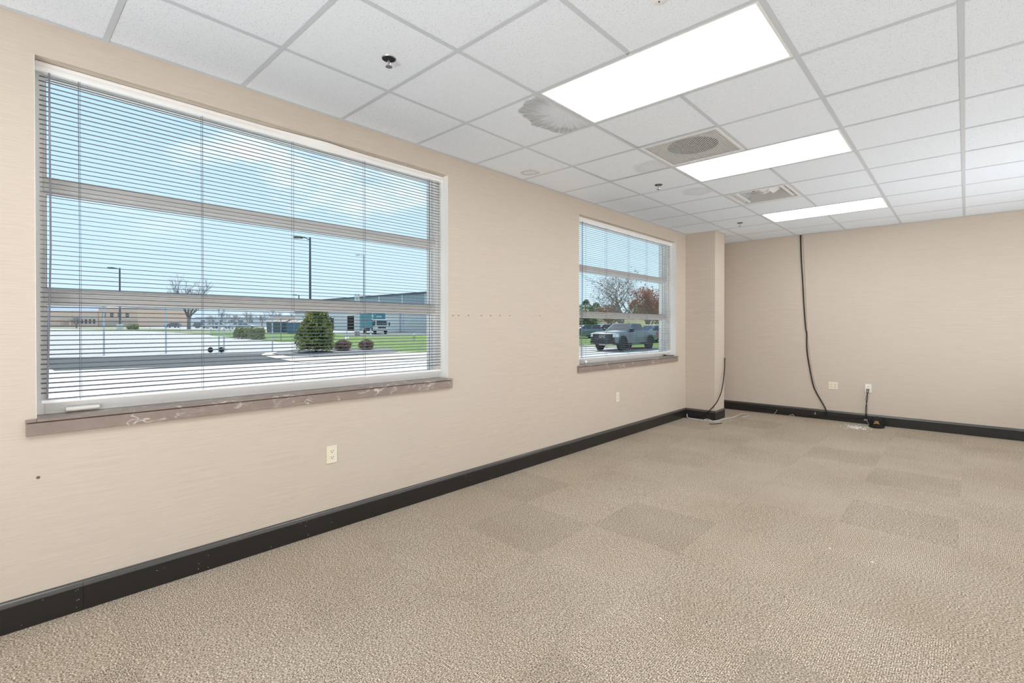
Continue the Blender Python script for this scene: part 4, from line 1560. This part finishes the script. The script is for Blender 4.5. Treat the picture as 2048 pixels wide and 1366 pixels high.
def dumpster(name, label, u0, u1, v0, v1, m):
    a = at(u0, v0)
    c = at(u1, v0)
    L = (c - a).length
    H_ = px_h(a, v1)
    t = thing(name, label, 'dumpster', a, VIEW_RZ, 'blue dumpsters beyond the fence')
    MB().hexa([(0, 0, 0.15), (L, 0, 0.15), (L, 1.6, 0.15), (0, 1.6, 0.15), (-0.05, -0.15, H_ * 0.8), (L + 0.05, -0.15, H_ * 0.8), (L + 0.05, 1.7, H_), (-0.05, 1.7, H_)]).build('bin', m, t, local=True)
    for i in range(6):
        x = L * (i + 0.5) / 6
        MB().hexa([(x - 0.05, -0.05, 0.2), (x + 0.05, -0.05, 0.2), (x + 0.05, 0.1, 0.2), (x - 0.05, 0.1, 0.2), (x - 0.05, -0.22, H_ * 0.78), (x + 0.05, -0.22, H_ * 0.78), (x + 0.05, 0.0, H_ * 0.78), (x - 0.05, 0.0, H_ * 0.78)]).build('rib', m, t, local=True)
    for i in range(2):
        MB().hexa([(L * i / 2 + 0.04, -0.25, H_ * 0.8), (L * (i + 1) / 2 - 0.04, -0.25, H_ * 0.8), (L * (i + 1) / 2 - 0.04, 1.75, H_ + 0.02), (L * i / 2 + 0.04, 1.75, H_ + 0.02),
                   (L * i / 2 + 0.04, -0.25, H_ * 0.8 + 0.06), (L * (i + 1) / 2 - 0.04, -0.25, H_ * 0.8 + 0.06), (L * (i + 1) / 2 - 0.04, 1.75, H_ + 0.08), (L * i / 2 + 0.04, 1.75, H_ + 0.08)]).build('lid', BLACK, t, local=True)


dumpster('dumpster', 'dark navy dumpster beyond the fence beside the hedges', 534, 572, 667, 639, mat('navy_paint', (0.06, 0.09, 0.14), 0.5))
dumpster('dumpster.001', 'brighter blue dumpster beyond the fence beside the evergreen', 575, 606, 668, 640, mat('blue_paint', (0.10, 0.22, 0.36), 0.5))

# hydrant and bollard
p = at(828, 682.5)
hy = thing('fire_hydrant', 'cream fire hydrant standing on the lawn', 'hydrant', p, 0.6)
HYM = mat('cream_hydrant_paint', (0.74, 0.62, 0.42), 0.5)
k_ = px_h(p, 666) / 0.86
MB().lathe([(0.17 * k_, -0.05), (0.17 * k_, 0.05 * k_), (0.115 * k_, 0.07 * k_), (0.115 * k_, 0.52 * k_), (0.15 * k_, 0.54 * k_), (0.15 * k_, 0.58 * k_), (0.115 * k_, 0.60 * k_)], n=14).build('barrel', HYM, hy, local=True, smooth=True)
MB().lathe([(0.13 * k_, 0.60 * k_), (0.12 * k_, 0.70 * k_), (0.07 * k_, 0.77 * k_), (0.03 * k_, 0.79 * k_), (0.03 * k_, 0.86 * k_)], n=14).build('bonnet', mat('white_hydrant_cap', (0.8, 0.78, 0.72), 0.5), hy, local=True, smooth=True)
for a, nm in ((0.0, 'nozzle'), (PI, 'nozzle'), (-PI / 2, 'pumper_nozzle')):
    n_ = MB().lathe([(0.06 * k_, 0.10 * k_), (0.06 * k_, 0.20 * k_), (0.045 * k_, 0.22 * k_)], (0, 0, 0), 'x', 10).build(nm, HYM, hy, local=True, smooth=True)
    n_.location = (0, 0, 0.46 * k_)
    n_.rotation_euler = (0, 0, a)
p = at(741.5, 673)
bo = thing('bollard', 'white bollard standing in front of the box truck', 'bollard', p)
MB().lathe([(0.10, -0.1), (0.10, px_h(p, 657.5) - 0.08), (0.06, px_h(p, 657.5)), (0.01, px_h(p, 657.5) + 0.02)], n=12).build('tube', TRIMW, bo, local=True, smooth=True)
MB().lathe([(0.16, -0.1), (0.16, 0.03), (0.12, 0.05)], n=12).build('footing', CONC, bo, local=True)

# ------------------------------------------------------------------ vehicles
TYRE = mat('tyre_rubber', (0.02, 0.02, 0.021), 0.85)
RIM = mat('alloy_rim', (0.55, 0.56, 0.57), 0.3, 0.8)
CARG = mat('tinted_car_glass', (0.02, 0.03, 0.045), 0.08, 0, 0.8)
TRIMB = mat('black_trim', (0.02, 0.02, 0.022), 0.5)
LAMPW = mat('headlamp_lens', (0.75, 0.78, 0.8), 0.15)
LAMPR = mat('tail_lamp_red', (0.45, 0.03, 0.03), 0.3)


def wheel(t, x, y, r, w):
    g = MB().lathe([(r * 0.62, -w / 2), (r * 0.92, -w / 2), (r, -w * 0.36), (r, w * 0.36), (r * 0.92, w / 2), (r * 0.62, w / 2)], (0, 0, 0), 'y', 20).build('wheel', TYRE, t, local=True, smooth=True)
    g.location = (x, y, r)
    s_ = 1 if y > 0 else -1
    b = MB().lathe([(r * 0.62, -0.02), (r * 0.60, 0.02), (r * 0.52, 0.0), (0.01, -0.01)], (0, s_ * w * 0.36, 0), 'y', 18)
    for k in range(6):
        a = 2 * PI * k / 6
        c, q = math.cos(a), math.sin(a)
        b.hexa([(c * 0.05 - q * 0.035, s_ * w * 0.34, q * 0.05 + c * 0.035), (c * 0.05 + q * 0.035, s_ * w * 0.34, q * 0.05 - c * 0.035), (c * r * 0.6 + q * 0.03, s_ * w * 0.34, q * r * 0.6 - c * 0.03), (c * r * 0.6 - q * 0.03, s_ * w * 0.34, q * r * 0.6 + c * 0.03),
                (c * 0.05 - q * 0.035, s_ * w * 0.48, q * 0.05 + c * 0.035), (c * 0.05 + q * 0.035, s_ * w * 0.48, q * 0.05 - c * 0.035), (c * r * 0.6 + q * 0.03, s_ * w * 0.46, q * r * 0.6 - c * 0.03), (c * r * 0.6 - q * 0.03, s_ * w * 0.46, q * r * 0.6 + c * 0.03)])
    b.build('rim', RIM, g, local=True)


def arch(cx, r, n_=8, z0=0.0):
    """points of a wheel opening from front to back along the sill"""
    return [(cx + r * math.cos(a), z0 + r * math.sin(a)) for a in [PI * k / n_ for k in range(n_ + 1)]]


def quad_on(p, s0, s1, t0, t1, off):
    """a thin panel on the face p0 p1 p2 p3, between fractions s and t, proud by off"""
    P = [Vector(q) for q in p]

    def at_(s, t):
        return (P[0] * (1 - s) + P[1] * s) * (1 - t) + (P[3] * (1 - s) + P[2] * s) * t
    n_ = (P[1] - P[0]).cross(P[3] - P[0]).normalized() * off
    q = [at_(s0, t0), at_(s1, t0), at_(s1, t1), at_(s0, t1)]
    return [v - n_ * 0.5 for v in q] + [v + n_ for v in q]


def vehicle(name, label, cat, foot, rz, prof, hw, cab, paint, wheels, r, group=None):
    """prof: side outline (x forward, z up); cab: (x0,x1 at belt, z belt, x0,x1 at roof, z roof, half widths)"""
    t = thing(name, label, cat, foot, rz, group)
    MB().prism(prof, 'y', -hw, hw).build('body', paint, t, bevel=0.05, seg=2, local=True, smooth=True)
    bx0, bx1, bz, tx0, tx1, tz, bw, tw = cab
    P = [(bx0, -bw, bz), (bx1, -bw, bz), (bx1, bw, bz), (bx0, bw, bz), (tx0, -tw, tz), (tx1, -tw, tz), (tx1, tw, tz), (tx0, tw, tz)]
    c = MB().hexa(P).build('cabin', paint, t, bevel=0.06, seg=2, local=True, smooth=True)
    o_ = 0.012
    MB().hexa(quad_on([P[1], P[2], P[6], P[5]], 0.06, 0.94, 0.10, 0.92, o_)).build('windscreen', CARG, c, local=True)
    MB().hexa(quad_on([P[3], P[0], P[4], P[7]], 0.08, 0.92, 0.15, 0.9, o_)).build('rear_glass', CARG, c, local=True)
    for q in ([P[2], P[3], P[7], P[6]], [P[0], P[1], P[5], P[4]]):
        rng = ((0.10, 0.50), (0.54, 0.93)) if q[0] == P[2] else ((0.07, 0.46), (0.50, 0.90))
        for s0, s1 in rng:
            MB().hexa(quad_on(q, s0, s1, 0.14, 0.88, o_)).build('side_glass', CARG, c, local=True)
    for x, y in wheels:
        wheel(t, x, y, r, 0.28 if r > 0.36 else 0.22)
    return t


SILV = mat('steel_grey_car_paint', (0.165, 0.205, 0.235), 0.28, 0.35, 0.6)
prof = [(-2.90, 0.72), (-2.93, 1.00), (-2.92, 1.36), (-1.05, 1.38), (1.30, 1.37), (2.30, 1.33), (2.78, 1.25), (2.93, 1.10), (2.95, 0.62), (2.62, 0.55)] + arch(1.95, 0.54, 8, 0.48)[0:] + [(1.30, 0.52), (-1.15, 0.52)] + arch(-1.80, 0.54, 8, 0.48) + [(-2.45, 0.62)]
FLp = at(1244, 702.5)
hdg = math.radians(268.6)
fw_ = Vector((math.cos(hdg), math.sin(hdg), 0))
lf_ = Vector((-math.sin(hdg), math.cos(hdg), 0))
org = FLp - fw_ * 1.95 - lf_ * 0.90
org.z = gz(org) - 0.02
pk = vehicle('pickup_truck', 'steel grey pickup truck with big black grille parked outside the farther window', 'truck', org, hdg, prof, 1.0, (-1.05, 1.35, 1.36, -0.82, 0.42, 1.93, 0.96, 0.76), SILV,
             ((1.95, 0.86), (1.95, -0.86), (-1.80, 0.86), (-1.80, -0.86)), 0.44)
g = MB().box(2.90, 2.985, -0.80, 0.80, 0.72, 1.22).build('grille', TRIMB, pk, bevel=0.03, local=True)
for k in range(4):
    MB().box(2.98, 2.998, -0.66, 0.66, 0.80 + 0.10 * k, 0.83 + 0.10 * k).build('grille_bar', mat('dark_chrome', (0.15, 0.15, 0.16), 0.3, 0.7), g, local=True)
tcu = bpy.data.curves.new('emblem', 'FONT')
tcu.body = 'GMC'
tcu.size = 0.24
tcu.extrude = 0.008
tcu.align_x = 'CENTER'
tmp = bpy.data.objects.new('emblem', tcu)
COL.objects.link(tmp)
bpy.context.view_layer.update()
eme = bpy.data.meshes.new_from_object(tmp.evaluated_get(bpy.context.evaluated_depsgraph_get()))
bpy.data.objects.remove(tmp)
em_ = bpy.data.objects.new('emblem', eme)
eme.materials.clear()
eme.materials.append(mat('emblem_silver', (0.75, 0.72, 0.70), 0.3, 0.3))
COL.objects.link(em_)
em_.parent = g
em_.location = (3.012, 0, 0.93)
em_.rotation_euler = (PI / 2, 0, PI / 2)
MB().box(2.86, 3.04, -0.98, 0.98, 0.50, 0.74).build('bumper', TRIMB, pk, bevel=0.04, local=True)
MB().box(2.98, 3.06, -0.25, 0.25, 0.42, 0.52).build('skid_plate', RIM, pk, bevel=0.02, local=True)
for s_ in (1, -1):
    MB().hexa([(2.62, s_ * 0.80, 0.98), (2.97, s_ * 0.80, 0.98), (2.93, s_ * 1.012, 0.98), (2.55, s_ * 1.012, 0.98), (2.60, s_ * 0.80, 1.22), (2.93, s_ * 0.80, 1.22), (2.88, s_ * 1.012, 1.22), (2.50, s_ * 1.012, 1.22)]).build('headlamp', LAMPW, pk, local=True)
    MB().box(2.90, 2.96, s_ * 0.86 - 0.07, s_ * 0.86 + 0.07, 0.76, 0.95).build('fog_lamp', TRIMB, pk, local=True)
    MB().box(0.85, 1.05, s_ * 1.10 - 0.12, s_ * 1.10 + 0.12, 1.32, 1.58).build('mirror', TRIMB, pk, bevel=0.04, local=True)
    MB().box(-2.95, -2.78, s_ * 0.93 - 0.08, s_ * 0.93 + 0.085, 0.92, 1.30).build('tail_lamp', LAMPR, pk, local=True)
    for cx in (1.95, -1.80):
        lb = MB()
        o1 = arch(cx, 0.60, 10, 0.48)
        o2 = arch(cx, 0.52, 10, 0.48)
        ys = (0.97, 1.035) if s_ > 0 else (-1.035, -0.97)
        lb.prism(o1 + list(reversed(o2)), 'y', *ys)
        lb.build('wheel_arch', TRIMB, pk, local=True)
        MB().prism(arch(cx, 0.53, 10, 0.46), 'y', *((0.5, 1.004) if s_ > 0 else (-1.004, -0.5))).build('wheel_well', DARK, pk, local=True)
    MB().box(-1.1, 1.3, s_ * 1.0 - 0.07, s_ * 1.0 + 0.07, 0.40, 0.50).build('side_step', TRIMB, pk, bevel=0.02, local=True)
    for x in (0.35, -0.62):
        MB().box(x - 0.10, x + 0.10, s_ * 1.012 - 0.012, s_ * 1.012 + 0.012, 1.16, 1.20).build('door_handle', RIM, pk, local=True)
    for x in (1.10, 0.18, -1.02):
        MB().box(x - 0.012, x + 0.012, s_ * 1.002 - 0.003, s_ * 1.002 + 0.003, 0.56, 1.34).build('door_seam', TRIMB, pk, local=True)

SUVP = [(-2.30, 0.55), (-2.36, 0.95), (-2.30, 1.08), (0.95, 1.08), (1.95, 0.98), (2.28, 0.82), (2.33, 0.42), (2.05, 0.34)] + arch(1.42, 0.40, 8, 0.34) + [(0.95, 0.30), (-0.95, 0.30)] + arch(-1.40, 0.40, 8, 0.34) + [(-1.90, 0.40)]
SUVW = ((1.42, 0.76), (1.42, -0.76), (-1.40, 0.76), (-1.40, -0.76))


def suv(name, label, foot, rz, m, group=None):
    t = vehicle(name, label, 'car', foot, rz, SUVP, 0.90, (-2.26, 1.15, 1.07, -2.02, 0.15, 1.66, 0.86, 0.68), m, SUVW, 0.35, group)
    for s_ in (1, -1):
        MB().box(-2.37, -2.26, s_ * 0.78 - 0.12, s_ * 0.78 + 0.125, 0.82, 1.08).build('tail_lamp', LAMPR, t, local=True)
        MB().box(2.10, 2.32, s_ * 0.72 - 0.15, s_ * 0.72 + 0.185, 0.66, 0.84).build('headlamp', LAMPW, t, local=True)
        MB().box(0.75, 0.90, s_ * 0.98 - 0.09, s_ * 0.98 + 0.09, 1.06, 1.22).build('mirror', m, t, bevel=0.02, local=True)
    MB().box(-2.40, -2.30, -0.8, 0.8, 0.42, 0.60).build('bumper', TRIMB, t, local=True)
    MB().box(2.28, 2.38, -0.75, 0.75, 0.36, 0.56).build('grille', TRIMB, t, local=True)
    return t


TEAL = mat('teal_grey_car_paint', (0.17, 0.24, 0.27), 0.3, 0.3)
WHC = mat('white_car_paint', (0.78, 0.78, 0.78), 0.3)
DKC = mat('dark_car_paint', (0.04, 0.035, 0.04), 0.3)
left_rz = VIEW_RZ + PI
p = deep(1166, 60)
suv('station_wagon', 'teal grey wagon cut by the window jamb behind the pickup nose', p, left_rz + 0.35, TEAL)
p = deep(1194, 77)
suv('parked_car', 'white car behind the pickup nose', p, left_rz, WHC)
p = deep(1207, 70)
suv('parked_car.001', 'dark car between the white car and the pickup windscreen', p, left_rz + 0.2, DKC)
p = deep(1302, 48)
suv('parked_car.002', 'pale car hidden behind the pickup bed', p, left_rz + 0.5, TEAL)
p = deep(1326, 58)
suv('parked_car.003', 'white car at the window frame behind the pickup tail', p, VIEW_RZ, WHC)
for k, (u, d_, rz_, m, lb) in enumerate(((421, 142, PI, WHC, 'white car far off under the bare tree'), (446, 140, 0.0, WHC, 'white car far off, second from the bare tree'), (472, 138, PI, WHC, 'white car far off, third from the bare tree'),
                                         (494, 128, 0.3, mat('silver_car_paint', (0.6, 0.62, 0.64), 0.3, 0.3), 'silver car far off closest to the olive hedges'), (405, 150, 0.2, DKC, 'dark far car just behind the bare tree trunk'), (345, 160, PI, DKC, 'dark far car left of the bare tree'))):
    suv('parked_car.%03d' % (k + 4), lb, deep(u, d_), VIEW_RZ + rz_, m, 'cars parked far across the grass')

# box truck
p = at(757, 668)
tc_ = Vector((CAM.x - p.x, CAM.y - p.y, 0)).normalized()
fw_ = (tc_ * 0.93 + Vector((RGT.x, RGT.y, 0)) * 0.36).normalized()
bt = thing('box_truck', 'white cab box truck with teal box and sign before the warehouse', 'truck', p, math.atan2(fw_.y, fw_.x))
TEALB = mat('teal_truck_paint', (0.03, 0.26, 0.33), 0.4)
MB().box(-6.2, 0.2, -1.15, 1.15, 0.95, 3.45).build('box', TEALB, bt, bevel=0.03, local=True)
sg = MB().box(0.2, 0.26, -1.05, 1.05, 2.42, 3.35).build('sign_panel', TEALB, bt, local=True)
fm = MB()
for a in ((-1.17, 1.17, 3.35, 3.5), (-1.17, 1.17, 2.30, 2.42), (-1.17, -1.05, 2.42, 3.35), (1.05, 1.17, 2.42, 3.35)):
    fm.box(0.2, 0.3, a[0], a[1], a[2], a[3])
fm.build('white_border', TRIMW, bt, local=True)
lg = MB()
lg.tube([(0.275, -0.80 + 0.22 * math.cos(a), 2.98 + 0.20 * math.sin(a)) for a in [0.3 + k * 0.35 for k in range(14)]], 0.05, 5)
for k in range(5):
    lg.box(0.262, 0.285, -0.48 + k * 0.20, -0.35 + k * 0.20, 2.66, 2.92 + (0.1 if k % 2 else 0))
lg.build('logo', TRIMW, sg, local=True)
MB().hexa([(0.2, -1.05, 0.55), (1.75, -1.05, 0.55), (1.75, 1.05, 0.55), (0.2, 1.05, 0.55), (0.2, -1.0, 2.30), (1.45, -0.95, 2.30), (1.45, 0.95, 2.30), (0.2, 1.0, 2.30)]).build('cab', TRIMW, bt, bevel=0.06, seg=2, local=True, smooth=True)
Pf = [(1.75, -1.05, 0.55), (1.75, 1.05, 0.55), (1.45, 0.95, 2.30), (1.45, -0.95, 2.30)]
MB().hexa(quad_on(Pf, 0.07, 0.93, 0.50, 0.92, 0.02)).build('windscreen', CARG, bt, local=True)
MB().hexa(quad_on(Pf, 0.18, 0.82, 0.22, 0.34, 0.02)).build('grille', TRIMB, bt, local=True)
for s0, s1 in ((0.03, 0.15), (0.85, 0.97)):
    MB().hexa(quad_on(Pf, s0, s1, 0.14, 0.26, 0.03)).build('headlamp', LAMPW, bt, local=True)
for s_ in (1, -1):
    MB().box(0.65, 1.40, s_ * 1.02 - 0.03, s_ * 1.02 + 0.03, 1.45, 2.12).build('side_glass', CARG, bt, local=True)
    m_ = MB().box(1.42, 1.52, s_ * 1.30 - 0.10, s_ * 1.30 + 0.10, 1.35, 1.90).build('mirror', TRIMB, bt, bevel=0.02, local=True)
MB().box(-6.0, 1.2, -0.5, 0.5, 0.5, 0.95).build('chassis', TRIMB, bt, local=True)
for x in (0.85, -4.4):
    for y in (0.88, -0.88):
        wheel(bt, x, y, 0.42, 0.28)
MB().box(-5.6, -0.1, -1.10, 1.10, 3.45, 3.62).build('roof_cap', TRIMW, bt, local=True)
